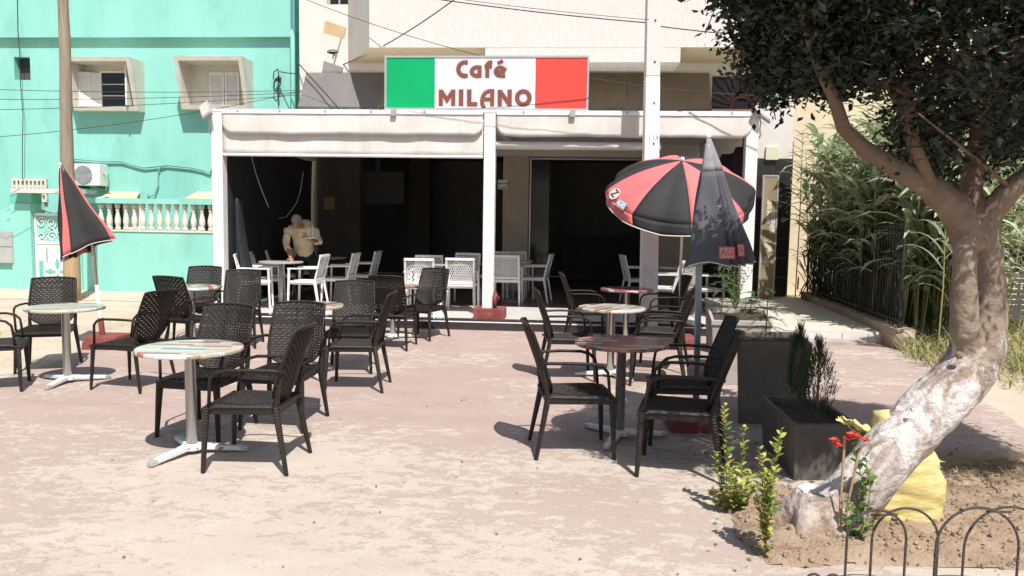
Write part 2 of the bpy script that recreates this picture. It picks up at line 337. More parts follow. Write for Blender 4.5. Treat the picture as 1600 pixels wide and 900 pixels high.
# plaza: worn red paint over pale concrete
def plaza_mat():
    m = bpy.data.materials.new('worn_red_painted_concrete'); m.use_nodes = True; N = m.node_tree.nodes; L = m.node_tree.links
    b = N['Principled BSDF']; b.inputs['Roughness'].default_value = .9; b.inputs['Specular IOR Level'].default_value = .25
    g = N.new('ShaderNodeNewGeometry'); mp = N.new('ShaderNodeMapping'); L.new(g.outputs['Position'], mp.inputs[0])
    mp.inputs['Scale'].default_value = (.8, 1.35, 1); mp.inputs['Rotation'].default_value = (0, 0, .25)
    def noi(sc, det, ro=.6, dist=0):
        n = N.new('ShaderNodeTexNoise'); n.inputs['Scale'].default_value = sc; n.inputs['Detail'].default_value = det
        n.inputs['Roughness'].default_value = ro; n.inputs['Distortion'].default_value = dist; L.new(mp.outputs[0], n.inputs['Vector']); return n.outputs[0]
    def ramp(v, a, bb, c=0, d=1):
        r = N.new('ShaderNodeMapRange'); r.inputs[1].default_value = a; r.inputs[2].default_value = bb; r.inputs[3].default_value = c; r.inputs[4].default_value = d
        L.new(v, r.inputs[0]); return r.outputs[0]
    def mth(op, a, bb):
        n = N.new('ShaderNodeMath'); n.operation = op
        for i, q in enumerate((a, bb)):
            if isinstance(q, (int, float)): n.inputs[i].default_value = q
            else: L.new(q, n.inputs[i])
        return n.outputs[0]
    def mix(f, a, bb, typ='MIX'):
        n = N.new('ShaderNodeMixRGB'); n.blend_type = typ
        if isinstance(f, (int, float)): n.inputs[0].default_value = f
        else: L.new(f, n.inputs[0])
        for i, q in ((1, a), (2, bb)):
            if isinstance(q, tuple): n.inputs[i].default_value = (*q, 1)
            else: L.new(q, n.inputs[i])
        return n.outputs[0]
    sp = N.new('ShaderNodeSeparateXYZ'); L.new(g.outputs['Position'], sp.inputs[0])
    fl = noi(8.5, 10, .74, .5); fine = noi(42, 6, .72, .3); big = noi(.55, 4, .55); mid = noi(2.0, 5, .6)
    # how much paint is gone: more near the viewer end and by big patches
    wear = ramp(sp.outputs[1], 2.5, 8.0, .085, -.012)
    wear = mth('ADD', wear, ramp(big, .35, .65, -.085, .10))
    v = mth('ADD', mth('ADD', mth('MULTIPLY', fl, .7), mth('MULTIPLY', fine, .3)), wear)
    gone = ramp(v, .535, .56)
    paint = mix(ramp(mid, .3, .7), (.345, .25, .225), (.405, .31, .275))
    paint = mix(ramp(noi(60, 3, .7), .35, .65, 0, .3), paint, (.50, .40, .34))
    base = mix(ramp(mid, .3, .7), (.455, .39, .33), (.515, .45, .385))
    base = mix(ramp(noi(9, 8, .7), .52, .7, 0, .5), base, (.44, .385, .33))
    near = ramp(sp.outputs[1], 3.0, 6.5, .55, 0)
    paint = mix(near, paint, (.445, .37, .325))
    c = mix(gone, paint, base)
    speck = ramp(noi(75, 2, .6), .27, .31, 1, 0)
    c = mix(mth('MULTIPLY', speck, .6), c, (.16, .13, .11))
    dirt = ramp(noi(1.3, 7, .7), .55, .75, 0, .35); c = mix(dirt, c, (.36, .30, .26))
    str_ = ramp(noi(.9, 9, .78, 1.2), .60, .63, 0, .55); c = mix(str_, c, (.52, .465, .395)); gr_ = ramp(noi(120, 3, .8), .3, .7, .82, 1.12); c = mix(1.0, c, gr_, 'MULTIPLY')
    dk = ramp(noi(3.3, 6, .7), .64, .74, 0, .4); c = mix(dk, c, (.30, .235, .205))
    L.new(c, b.inputs['Base Color'])
    bp = N.new('ShaderNodeBump'); bp.inputs['Strength'].default_value = .5; bp.inputs['Distance'].default_value = .006
    hh = mth('SUBTRACT', mth('MULTIPLY', fine, .6), mth('MULTIPLY', gone, .5)); L.new(hh, bp.inputs['Height']); L.new(bp.outputs[0], b.inputs['Normal'])
    return m
M['plaza'] = plaza_mat()
M['sand'] = mat('sandy_ground', (.45, .375, .29), (.54, .46, .365), scale=1.2, rough=1, bump=.5, bscale=25, stain=(.30, .27, .13), sscale=.9, samt=.65)

# tabletop: printed strips of painted planks
def top_mat():
    m = bpy.data.materials.new('painted_plank_print'); m.use_nodes = True; N = m.node_tree.nodes; L = m.node_tree.links
    b = N['Principled BSDF']; b.inputs['Roughness'].default_value = .22; b.inputs['Specular IOR Level'].default_value = .6
    tc = N.new('ShaderNodeTexCoord'); sp = N.new('ShaderNodeSeparateXYZ'); L.new(tc.outputs['Object'], sp.inputs[0])
    def mth(op, *a):
        n = N.new('ShaderNodeMath'); n.operation = op
        for i, q in enumerate(a):
            if isinstance(q, (int, float)): n.inputs[i].default_value = q
            else: L.new(q, n.inputs[i])
        return n.outputs[0]
    row = mth('FLOOR', mth('MULTIPLY', sp.outputs[1], 17.0))
    wn_ = N.new('ShaderNodeTexWhiteNoise'); wn_.noise_dimensions = '1D'; L.new(row, wn_.inputs['W'])
    cx = mth('FLOOR', mth('ADD', mth('MULTIPLY', sp.outputs[0], 3.4), mth('MULTIPLY', wn_.outputs[0], 7)))
    oi = N.new('ShaderNodeObjectInfo'); w2 = N.new('ShaderNodeTexWhiteNoise'); w2.noise_dimensions = '3D'
    cb = N.new('ShaderNodeCombineXYZ'); L.new(row, cb.inputs[0]); L.new(cx, cb.inputs[1]); L.new(mth('MULTIPLY', oi.outputs['Random'], 37), cb.inputs[2]); L.new(cb.outputs[0], w2.inputs['Vector'])
    r = N.new('ShaderNodeValToRGB'); r.color_ramp.interpolation = 'CONSTANT'; e = r.color_ramp.elements
    cols = [(0, (.46, .54, .47)), (.17, (.56, .58, .53)), (.33, (.50, .44, .32)), (.46, (.62, .61, .57)), (.58, (.40, .075, .06)), (.68, (.36, .46, .40)), (.79, (.34, .22, .14)), (.88, (.55, .50, .42)), (.95, (.16, .22, .30))]
    e[0].color = (*cols[0][1], 1); e[1].position = cols[1][0]; e[1].color = (*cols[1][1], 1)
    for p_, c_ in cols[2:]: k = e.new(p_); k.color = (*c_, 1)
    L.new(w2.outputs[0], r.inputs[0])
    n = N.new('ShaderNodeTexNoise'); n.inputs['Scale'].default_value = 20; mp = N.new('ShaderNodeMapping'); mp.inputs['Scale'].default_value = (.4, 4, 1); L.new(tc.outputs['Object'], mp.inputs[0]); L.new(mp.outputs[0], n.inputs[0])
    mr = N.new('ShaderNodeMapRange'); mr.inputs[1].default_value = .5; mr.inputs[2].default_value = .72; mr.inputs[4].default_value = .6; L.new(n.outputs[0], mr.inputs[0])
    mx = N.new('ShaderNodeMixRGB'); L.new(mr.outputs[0], mx.inputs[0]); L.new(r.outputs[0], mx.inputs[1]); mx.inputs[2].default_value = (.42, .38, .33, 1); L.new(mx.outputs[0], b.inputs['Base Color'])
    return m
M['tabletop'] = top_mat()

# ------------------------------------------------------------------ ground
g = MB(); g.grid(lambda u, v: ((u - .5) * 240, -60 + v * 240, 0), 24, 24); tag(g.build('ground', M['sand']), 'sandy ground stretching past the plaza to the house fronts', kind='structure')
PL = [G(x, y) for x, y in ((-700, 700), (-260, 640), (0, 592), (60, 574), (128, 548), (190, 538), (262, 520), (340, 502), (365, 488))]
PL = [(p.x, p.y) for p in PL] + [(-3.6, 11.9), (5.6, 11.3)] + [(p.x, p.y) for p in [G(x, y) for x, y in ((1400, 548), (1462, 582), (1540, 628), (1605, 668), (1700, 720))]] + [(9, -4), (-9, -4)]
def sheet(name, poly, z, m, label, jag=.05, step=.35):
    P = []
    for i in range(len(poly)):
        a = Vector(poly[i]); b = Vector(poly[(i + 1) % len(poly)]); n = max(1, int((b - a).length / step))
        for k in range(n):
            p = a.lerp(b, k / n); P.append((p.x + random.uniform(-jag, jag), p.y + random.uniform(-jag, jag), z))
    mb = MB(); mb.add(P, [tuple(range(len(P)))]); o = mb.build(name, m); return tag(o, label, kind='structure')
sheet('plaza_pavement', PL, .004, M['plaza'], 'worn red-painted concrete plaza with pale flaked patches')
wk = [(-14, 15.2), (-4.6, 14.6), (-4.6, 16.4), (-14, 17.1)]
sheet('house_pavement', wk, .006, mat('pale_pavement', (.5, .41, .31), (.56, .48, .38), scale=2, rough=.95, bump=.3), 'pale pavement along the foot of the turquoise garden wall', jag=.06)

# ------------------------------------------------------------------ chairs
def weave(fn, nr, nc, wmask=None, amp=.003, rh=.90, th=.002, out=None):
    """woven bands over a surface fn(s in -1..1, t in 0..1) -> (point, normal); bands run along s"""
    mb = out or MB()
    for r in range(nr):
        t0 = (r + (1 - rh) / 2) / nr; t1 = (r + 1 - (1 - rh) / 2) / nr; st = []
        for c in range(nc + 1):
            s_ = -1 + 2 * c / nc; off = amp * (1 if (c + r) % 2 else -1)
            p0, n0 = fn(s_, t0); p1, n1 = fn(s_, t1)
            st.append((p0 + n0 * (off + th), p1 + n1 * (off + th), p1 + n1 * (off - th), p0 + n0 * (off - th)))
        vs = [p for q in st for p in q]; fs = []
        for c in range(nc):
            a = c * 4; b = a + 4
            for k in range(4): fs.append((a + k, a + (k + 1) % 4, b + (k + 1) % 4, b + k))
        mb.add(vs, fs)
    for c in range(1, nc):
        s_ = -1 + 2 * (c - .5) / nc; pts = []
        for k in range(9):
            p, n = fn(s_, .02 + .96 * k / 8); pts.append(p)
        mb.tube(pts, .0052, 4)
    return mb
def bk(s, t):
    z = .445 + .475 * t; y = .205 + .165 * t ** 1.15 - .045 * s * s
    w = .222 if t > .28 else .222 * math.sqrt(max(.02, 1 - ((.28 - t) / .31) ** 2))
    w *= 1 - .05 * max(0, t - .5) * 2
    return Vector((s * w, y, z + .012 * (1 - s * s) * (t > .9))), Vector((s * -.2, -.94, .32)).normalized()
def st_(s, t):
    y = -.27 + .49 * t; w = .235 - .03 * t; z = .432 - .022 * (1 - s * s) * math.sin(math.pi * min(1, t * 1.1)) - .02 * max(0, .12 - t) / .12
    return Vector((s * w, y, z)), Vector((0, 0, 1))
def black_chair():
    t = thing('wicker_armchair', (0, 0, 0), 'x', 'chair', group='black wicker-look armchairs on the plaza')
    fr = MB()
    ring = [bk(-1, k / 12)[0] for k in range(12, -1, -1)] + [bk(-1 + 2 * k / 10, 0)[0] for k in range(1, 10)] + [bk(1, k / 12)[0] for k in range(13)] + [bk(1 - 2 * k / 10, 1)[0] for k in range(1, 11)]
    fr.tube(ring, .0105, 6)
    b = fr.build('backrest', M['rattanleg'], t, smooth=True)
    weave(bk, 24, 18).build('back_weave', M['rattan'], b)
    sf = MB(); rg = [st_(-1, k / 6)[0] for k in range(7)] + [st_(-1 + 2 * k / 8, 1)[0] for k in range(1, 8)] + [st_(1, 1 - k / 6)[0] for k in range(7)] + [st_(1 - 2 * k / 8, 0)[0] for k in range(1, 9)]
    sf.tube([p + Vector((0, 0, -.006)) for p in rg], .014, 6)
    for sx in (-1, 1): sf.bar((sx * .222, -.25, .405), (sx * .205, .2, .405), .02, .05)
    sf.bar((-.225, -.255, .395), (.225, -.255, .395), .018, .055); sf.bar((-.2, .2, .405), (.2, .2, .405), .02, .05)
    s_ = sf.build('seat', M['rattanleg'], t, smooth=False)
    weave(st_, 24, 18).build('seat_weave', M['rattan'], s_)
    for sx in (-1, 1):
        def leg(p, q, w0, w1):
            mb = MB(); P, Q = Vector(p), Vector(q); n = 22
            pts = []; rs = []
            for k in range(n * 2 + 1):
                f = k / (n * 2); pts.append(P.lerp(Q, f)); rs.append((w0 + (w1 - w0) * f) * (1.06 if k % 2 else .93))
            mb.tube(pts, rs, 6, flat=.85); return mb
        leg((sx * .25, -.265, 0), (sx * .228, -.245, .425), .016, .028).build('leg', M['rattanleg'], t)
        lg = leg((sx * .25, .275, 0), (sx * .212, .195, .43), .016, .027); lg.tube([(sx * .212, .195, .42), (sx * .22, .215, .52), (sx * .218, .235, .62)], [.022, .016, .01], 6)
        lg.build('leg', M['rattanleg'], t)
        a = [(sx * .222, .262, .655), (sx * .245, .2, .668), (sx * .262, .05, .672), (sx * .265, -.1, .668), (sx * .262, -.165, .65), (sx * .256, -.205, .61), (sx * .246, -.215, .55), (sx * .238, -.225, .43)]
        MB().tube(a, .0115, 8).build('armrest', M['rattanleg'], t, smooth=True)
    return t
BC = black_chair(); BCu = []
def yaw(fx, fy): return math.atan2(fx, -fy)       # chair fronts face -y at rest
chairs = [
 (-1.67, 5.20, -1, .05, 'armchair nearest the camera at left, side-on toward the first striped table'),
 (-2.30, 5.98, -.2, -1, 'armchair directly behind the nearest striped table on the left, facing the camera'),
 (-1.78, 6.22, -.12, -1, 'armchair facing the camera right behind the side-on nearest chair'),
 (-1.47, 7.60, -1, .0, 'side-on armchair facing left, standing alone at the edge of the open plaza'),
 (-1.72, 8.50, .05, -1, 'armchair facing the camera right of the third left table, behind a side-on chair'),
 (-1.50, 10.0, .1, 1, 'armchair with its brown back to the camera, before the table by the step'),
 (-1.20, 10.85, -.4, -.9, 'armchair closest to the step left of the middle post, white chairs behind'),
 (-3.42, 9.95, .12, -1, 'armchair facing the camera in front of the man wiping the table'),
 (-3.80, 9.35, .35, 1, 'armchair, back to the camera, before the half-hidden far left table'),
 (-4.13, 10.5, .1, -1, 'armchair farthest left near the terrace post, behind the small half-hidden table'),
 (-3.57, 7.48, -.965, .26, 'armchair turned left toward the table under the closed red and black parasol'),
 (-4.85, 8.30, .3, -.95, 'armchair behind the leftmost striped table, below the wooden pole'),
 (-4.80, 7.30, .9, .4, 'armchair cut by the left edge of the photo beside the leftmost table'),
 (.44, 5.62, 1, .07, 'armchair at the left of the nearest right-hand table, side-on, facing right'),
 (.58, 8.25, 1, .05, 'armchair at the left of the middle right-hand table, facing right'),
 (1.0, 10.7, 1, .0, 'armchair at the left of the farthest right-hand table, before the step'),
 (1.14, 5.20, -.96, .25, 'nearest armchair on the right side, facing left, behind the yellow-green shrub'),
 (1.32, 5.98, -.99, .1, 'armchair facing left beside the grey closed parasol pole, second from the camera'),
 (1.50, 8.05, -.98, .2, 'armchair facing left at the middle right-hand table, nearer of two'),
 (1.68, 8.85, -.95, .3, 'armchair facing left behind its twin at the middle right-hand table'),
 (1.95, 10.4, -1, -.1, 'armchair facing left at the farthest right-hand table under the open parasol'),
]
for x, y, fx, fy, lab in chairs: place(BC, BCu, (x, y, .004), yaw(fx, fy), 'black wicker ' + lab)

def wb(s, t):
    z = .50 + .33 * t; y = .20 + .09 * t - .02 * s * s; return Vector((s * .195, y, z)), Vector((0, -.96, .27))
def wseat(s, t): return Vector((s * .205, -.225 + .42 * t, .428)), Vector((0, 0, 1))
def white_chair():
    t = thing('white_armchair', (0, 0, 0), 'x', 'chair', group='white plastic armchairs on the terrace')
    fr = MB(); fr.bar((-.215, .195, .44), (-.215, .292, .85), .034, .022); fr.bar((.215, .195, .44), (.215, .292, .85), .034, .022)
    fr.bar((-.23, .292, .85), (.23, .292, .85), .03, .04); fr.bar((-.215, .205, .475), (.215, .205, .475), .022, .045)
    b = fr.build('backrest', M['whiteplastic'], t, bevel=.004)
    mb = MB()
    n = 11                                      # diagonal lattice panel
    for k in range(-7, n + 8):
        for sg in (1, -1):
            x0 = -.195 + .39 * k / n; x1 = x0 + sg * .33 * .45
            a, c = (x0, 0.0), (x1, 1.0)
            # clip to the panel
            def clip(p, q):
                ts = [0., 1.]; dx = q[0] - p[0]
                for lim, s2 in ((-.195, 1), (.195, -1)):
                    f0 = (p[0] - lim) * s2; f1 = (q[0] - lim) * s2
                    if f0 < 0 and f1 < 0: return None
                    if f0 < 0: ts[0] = max(ts[0], f0 / (f0 - f1))
                    elif f1 < 0: ts[1] = min(ts[1], f0 / (f0 - f1))
                if ts[1] <= ts[0]: return None
                return [(p[0] + dx * u, u) for u in ts]
            cc = clip(a, c)
            if not cc: continue
            P = []
            for xx, tt in cc:
                p, nn = wb(xx / .195, tt); P.append(p + nn * (.002 * sg))
            if (P[0] - P[1]).length > .01: mb.bar(P[0], P[1], .011, .004, up=Vector((0, 1, 0)))
    mb.build('back_lattice', M['whiteplastic'], b)
    s_ = MB(); s_.box((0, -.01, .43), (.45, .45, .028)); s_.box((0, -.01, .405), (.42, .42, .03)); s_.build('seat', M['whiteplastic'], t, bevel=.008)
    for sx in (-1, 1):
        MB().bar((sx * .245, -.24, 0), (sx * .235, -.22, .63), .028, .026, w2=.034, h2=.03).build('leg', M['whiteplastic'], t)
        MB().bar((sx * .235, .27, 0), (sx * .215, .19, .46), .028, .026, w2=.036, h2=.034).build('leg', M['whiteplastic'], t)
        MB().bar((sx * .237, -.245, .642), (sx * .225, .26, .655), .04, .022).build('armrest', M['whiteplastic'], t, bevel=.004)
    return t
WC = white_chair(); WCu = []
TZ = .152
wch = [
 (-4.10, 12.75, 1, .2, 'leftmost on the terrace, sunlit, facing right toward the grey table'),
 (-4.12, 13.45, 1, .1, 'second from the left by the black tarp, half in sun'),
 (-4.05, 14.25, 1, .1, 'third from the left by the black tarp, in shade'),
 (-3.85, 15.1, 1, .1, 'in shade behind the bending man, farthest of the left row'),
 (-3.32, 12.95, -1, .1, 'sunlit, right of the grey table the man is wiping, facing left'),
 (-2.95, 13.65, -1, .1, 'shaded, second in the row facing left, right of the man'),
 (-2.72, 14.5, -1, .1, 'shaded, third and farthest in the row facing left, right of the man'),
 (-1.42, 12.45, 0, 1, 'sunlit, back to the plaza, right behind the black chair by the step'),
 (-1.38, 12.95, 0, -1, 'rear one of the overlapping sunlit pair left of the middle post'),
 (-.80, 12.72, .05, 1, 'half in sun just left of the middle post, lattice back outward'),
 (-.85, 14.0, -.2, -1, 'in shade just behind the lattice-backed chair left of the middle post'),
 (-.35, 14.9, -.2, -1, 'in shade behind the middle post, against the beige pier'),
 (-.08, 13.95, .1, 1, 'in shade just right of the middle post, back to the plaza'),
 (.10, 14.95, .2, -1, 'in shade against the beige pier by the prayer sign, facing the plaza'),
 (.42, 14.5, -1, .2, 'in shade facing left, in front of the right doorway edge'),
 (2.28, 14.5, 1, .1, 'in shade left of the white street pole'),
 (2.45, 12.75, -.9, .45, 'sunlit on the terrace just right of the white street pole'),
 (3.05, 12.75, .9, .3, 'sunlit behind the planter shrubs by the right terrace post'),
]
for x, y, fx, fy, lab in wch: place(WC, WCu, (x, y, TZ), yaw(fx, fy), 'white plastic armchair ' + lab)

# ------------------------------------------------------------------ tables
def striped_table():
    t = thing('round_table', (0, 0, 0), 'x', 'table', group='round striped cafe tables on steel columns')
    MB().lathe([(.33, .706), (.347, .709), (.35, .716), (.35, .729), (.346, .736), (.33, .738)], 48).build('tabletop', M['tabletop'], t, smooth=False)
    MB().lathe([(.038, .05), (.038, .69), (.09, .7), (.09, .706)], 24).build('column', M['chrome'], t, smooth=True)
    MB().lathe([(.075, .03), (.07, .055), (.045, .068)], 20).build('base', M['flaky'], t)
    for k in range(3):
        a = R(-112 + 120 * k); d = Vector((math.cos(a), math.sin(a), 0))
        MB().bar(d * .03 + Vector((0, 0, .05)), d * .33 + Vector((0, 0, .026)), .075, .035, w2=.05, h2=.03).build('foot', M['flaky'], t, bevel=.006)
        MB().bar(d * .322 + Vector((0, 0, .0255)), d * .375 + Vector((0, 0, .02)), .054, .038, w2=.04, h2=.03).build('foot_cap', M['alu'], t, bevel=.006)
    return t
TB = striped_table(); TBu = []
for (x, y), rz, lab in [((-2.19, 5.40), 0, 'nearest on the left, mint and red striped top'), ((-4.28, 7.62), .4, 'leftmost, below the closed red and black parasol'),
    ((-2.07, 8.12), 1.0, 'third on the left, its top just showing above the chair backs'), ((-4.0, 9.95), 2, 'far left beside the terrace post, half hidden by a chair'),
    ((-1.60, 10.72), .3, 'small in view before the terrace step, left of the middle post'), ((.83, 5.95), 0, 'nearest on the right, reddish glossy top'),
    ((1.05, 8.33), .9, 'second on the right, pale striped top'), ((1.53, 10.62), 1.7, 'farthest on the right, under the open parasol')]:
    o = place(TB, TBu, (x, y, .004), rz, 'round striped table ' + lab)
    if 'on the right' in lab and 'second' not in lab:
        tt = [c_ for c_ in o.children if c_.name.startswith('tabletop')][0]
        if 'redtop' not in M:
            M['redtop'] = M['tabletop'].copy(); M['redtop'].name = 'red_plank_print'; rp_ = [n for n in M['redtop'].node_tree.nodes if n.type == 'VALTORGB'][0]
            for e_, c_ in zip(rp_.color_ramp.elements, ((.22, .07, .06), (.30, .12, .10), (.16, .08, .08), (.42, .38, .33), (.36, .06, .05), (.14, .13, .15), (.28, .10, .08), (.50, .45, .38), (.10, .10, .13))): e_.color = (*c_, 1)
            RT = tt.data.copy(); RT.materials.clear(); RT.materials.append(M['redtop'])
        tt.data = RT
def plain_table():
    t = thing('terrace_table', (0, 0, 0), 'x', 'table', group='grey tables on the terrace')
    MB().lathe([(.35, .715), (.355, .72), (.355, .735), (.35, .738)], 36).build('tabletop', M['greytop'], t)
    MB().lathe([(.03, .03), (.03, .716)], 14).build('column', M['greybox'], t, smooth=True)
    MB().lathe([(.22, 0), (.22, .012), (.05, .035)], 24).build('base', M['greybox'], t)
    return t
PT = plain_table(); PTu = []
for x, y, lab in [(-3.78, 13.05, 'round grey table the bending man leans on'), (-1.05, 13.2, 'round grey table between the sunlit white chairs left of the middle post'),
    (-3.4, 14.6, 'round grey table in shade behind the row of white chairs on the left'), (.02, 14.45, 'round grey table in shade right of the middle post'), (2.75, 13.35, 'round grey table at the right end of the terrace')]:
    place(PT, PTu, (x, y, TZ), 0, lab)
# ------------------------------------------------------------------ architecture (facade frame: a along, b into the building, z up)
FL = (P0.x, P0.y, 0)
def fthing(name, label, cat, group=None): return thing(name, FL, label, cat, FROT, group)
def wall(mb, a0, a1, z0, z1, b0, b1, holes=()):
    xs = sorted({a0, a1, *[h[0] for h in holes], *[h[1] for h in holes]}); zs = sorted({z0, z1, *[h[2] for h in holes], *[h[3] for h in holes]})
    xs = [x for x in xs if a0 <= x <= a1]; zs = [z for z in zs if z0 <= z <= z1]
    # merge vertical runs per column so there are few seams
    for i in range(len(xs) - 1):
        run = None; xm = (xs[i] + xs[i + 1]) / 2
        for j in range(len(zs) - 1):
            zm = (zs[j] + zs[j + 1]) / 2; hole = any(h[0] < xm < h[1] and h[2] < zm < h[3] for h in holes)
            if hole:
                if run is not None: mb.span(xs[i], xs[i + 1], b0, b1, run, zs[j]); run = None
            elif run is None: run = zs[j]
        if run is not None: mb.span(xs[i], xs[i + 1], b0, b1, run, zs[-1])
    return mb
def ax(px, b, py=300): return FA(px, py, b)[0]
def zy(py, b, px=800): return FA(px, py, b)[1]

# --- terrace slab
tf = MB(); tf.span(-4.4, 3.95, -.385, 4.5, 0, .128); tf.span(3.95, 5.75, -.60, 4.5, 0, .128)
terr = tf.build('terrace_floor', M['grout']); terr.location = FL; terr.rotation_euler.z = FROT
tag(terr, 'raised cafe terrace floor with pale tiled front strip', kind='structure')
MB().span(-4.4, 3.95, -.20, 1.5, .128, .150).build('front_floor', M['tilefloor'], terr)
MB().span(-4.4, 3.95, 1.506, 4.5, .128, .150).build('inner_floor', M['brownfloor'], terr)  # brown tile begins on the canopy's shadow edge, deepening that shade by colour
MB().span(3.956, 5.75, -.60, 4.5, .128, .152).build('entrance_floor', mat('cream_floor', (.60, .55, .47), (.55, .5, .43), scale=3, rough=.7, stain=(.42, .37, .3), sscale=2), terr)
tl = MB(); tl.box((0, 0, 0), (.424, .02, .112)); tlm = tl.mesh('tile', M['blacktile'])
nl = MB(); nl.box((0, 0, 0), (.424, .185, .02)); nlm = nl.mesh('nosing_tile', M['blacktile'])
a = -4.4 + .215
while a < 3.9:
    inst(tlm, 'tile', terr, Matrix.Translation((a, -.394, .058))); inst(nlm, 'nosing_tile', terr, Matrix.Translation((a, -.300, .143))); a += .43
MB().span(-4.4, 3.95, -.408, -.386, .1165, .131).build('edge_trim', M['white'], terr)
pb = MB().box((0, 0, 0), (.34, .02, .118)).mesh('tile', M['tilefloor'])
a = 3.95 + .18
while a < 5.7: inst(pb, 'tile', terr, Matrix.Translation((a, -.609, .064))); a += .352
st = MB(); st.span(4.0, 5.1, -.95, -.622, 0, .05); o = st.build('entrance_step', M['concrete'], terr)

# --- cafe building
caf = fthing('cafe_building', 'cream rough-rendered cafe building with a projecting upper bay over the terrace', 'building')
B = 4.5
aL = ax(468, B, 100); aR = ax(1240, B, 200)
aw0, zw1 = FA(1113, 118, B); aw1, zw0 = FA(1198, 171, B)
zt = 2.92
topw = FA(510, 7, B)
wall(MB(), aL, aR, zt, 9.5, B, B + .3, [(aw0, aw1, zw0, zw1), (topw[0], ax(546, B, 0), topw[1], topw[1] + 1.2)]).build('wall', M['cream2'], caf)
wn0 = MB().span(topw[0], ax(546, B, 0), B + .2, B + .22, topw[1], topw[1] + 1.2).build('window', M['darkglass'], caf)
for f in (0, .5, 1): MB().span(topw[0] + f * .42, topw[0] + f * .42 + .03, B + .15, B + .19, topw[1], topw[1] + 1.2).build('window_frame', M['alu'], wn0)
# lower walls
a_open0, a_open1 = ax(562, B), ax(786, B); a_d0, a_d1 = ax(826, B), ax(1022, B); a_t0 = ax(1181, B)
MB().span(aL, a_open0, B, B + .3, .15, zt).build('wall', M['brownwall'], caf)
MB().span(a_open1, a_d0, B - .02, B + .3, .15, zt - .003).build('pier', M['beigewall'], caf)
MB().span(a_d1, a_t0, B - .02, B + .3, .15, zt - .003).build('wall', M['beigewall'], caf)
MB().span(a_t0, aR - .003, B + .03, B + .3, .15, zt - .003).build('wall', M['grout'], caf)
# roller shutter box over the door, dark soffit line over both openings
z1 = zy(246, B, 900)
MB().span(a_d0 + .01, a_d1 - .01, B + .02, B + .28, z1, zt - .004).build('shutter_box', M['beigewall'], caf)
dh = MB(); dh.span(a_d0 + .02, a_d1 - .02, B - .015, B + .015, z1 - .05, z1 - .02); dh.span(a_d0 + .02, a_d0 + .05, B - .01, B + .02, .15, z1 - .05); dh.build('door_frame', M['alu'], caf)
dt = MB().span(a_d0 + .03, a_d0 + .42, B + .1, B + .14, .15, z1 - .06).build('door_leaf', M['darkglass'], caf)
# interior
inn = MB(); b0, b1 = B + .31, B + 4.4
inn.span(aL, aR, b1, b1 + .1, .15, 3.3); inn.span(aL - .1, aL - .002, b0, b1, .15, 3.3); inn.span(aR + .002, aR + .1, b0, b1, .15, 3.3); inn.span(aL, aR, b0, b1, 3.1, 3.2)
inn.build('interior_wall', M['darkwall'], caf)
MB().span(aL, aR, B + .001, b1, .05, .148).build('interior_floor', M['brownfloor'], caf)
MB().span(ax(880, 8), ax(1000, 8), 8, 8.5, .15, 1.2).build('bar_counter', M['brownwall'], caf)
MB().span(ax(820, 7), ax(848, 7), 7, 7.4, .15, 3.05).build('column', M['brownwall'], caf)
MB().span(ax(640, 7), ax(672, 7), 7, 7.4, .15, 3.05).build('column', M['brownwall'], caf)
# bay
bf = 3.0
zb = zy(74, bf, 800); a0 = ax(577, bf, 60); a0r = ax(544, B, 90); a1 = ax(1240, bf, 60)
bay = MB(); Pp = [(a0, bf), (a1, bf), (a1, B - .002), (a0r, B - .002)]
bay.add([(x, y, zb) for x, y in Pp] + [(x, y, 9.4) for x, y in Pp], [(3, 2, 1, 0), (4, 5, 6, 7), (0, 1, 5, 4), (1, 2, 6, 5), (2, 3, 7, 6), (3, 0, 4, 7)])
by = bay.build('bay', M['cream'], caf); by.data.materials.append(M['tan']); by.data.polygons[0].material_index = 1
by.data.materials.append(M['cream2']); by.data.polygons[5].material_index = 2
zb2 = zy(97, bf, 900)
MB().span(ax(758, bf, 90), ax(1063, bf, 90), bf + .003, bf + .9, zb2, zb + .002).build('bay_drop', M['cream'], caf)
# blinds
za = FA(800, 115, B)[1]; al, ar = ax(480, B, 118), ax(1108, B, 118); zc = FA(600, 168, 4.0)[1]
n = 5
for k in range(n):
    x0 = al + (ar - al) * k / n + (.0 if k == 0 else .012); x1 = al + (ar - al) * (k + 1) / n - .012
    bl = MB(); bl.grid(lambda u, v: (x0 + (x1 - x0) * u, B - .06 - .5 * v + .012 * math.sin(u * 9 + v * 5), za - (za - zc) * v), 8, 5)
    bo = bl.build('blind', M['blind'] if k == 0 else M['shadedblind'], caf, solid=.012)
    bv = MB(); bv.grid(lambda u, v: (x0 + (x1 - x0) * u, B - .565 + .02 * math.sin(u * 14) * v, zc + .0 - .2 * v), 12, 2); bv.build('blind_valance', mat('blind_valance%d' % k, (.085, .085, .085), (.11, .11, .11), rough=.9) if k == 0 else bpy.data.materials['blind_valance0'], bo, solid=.01)
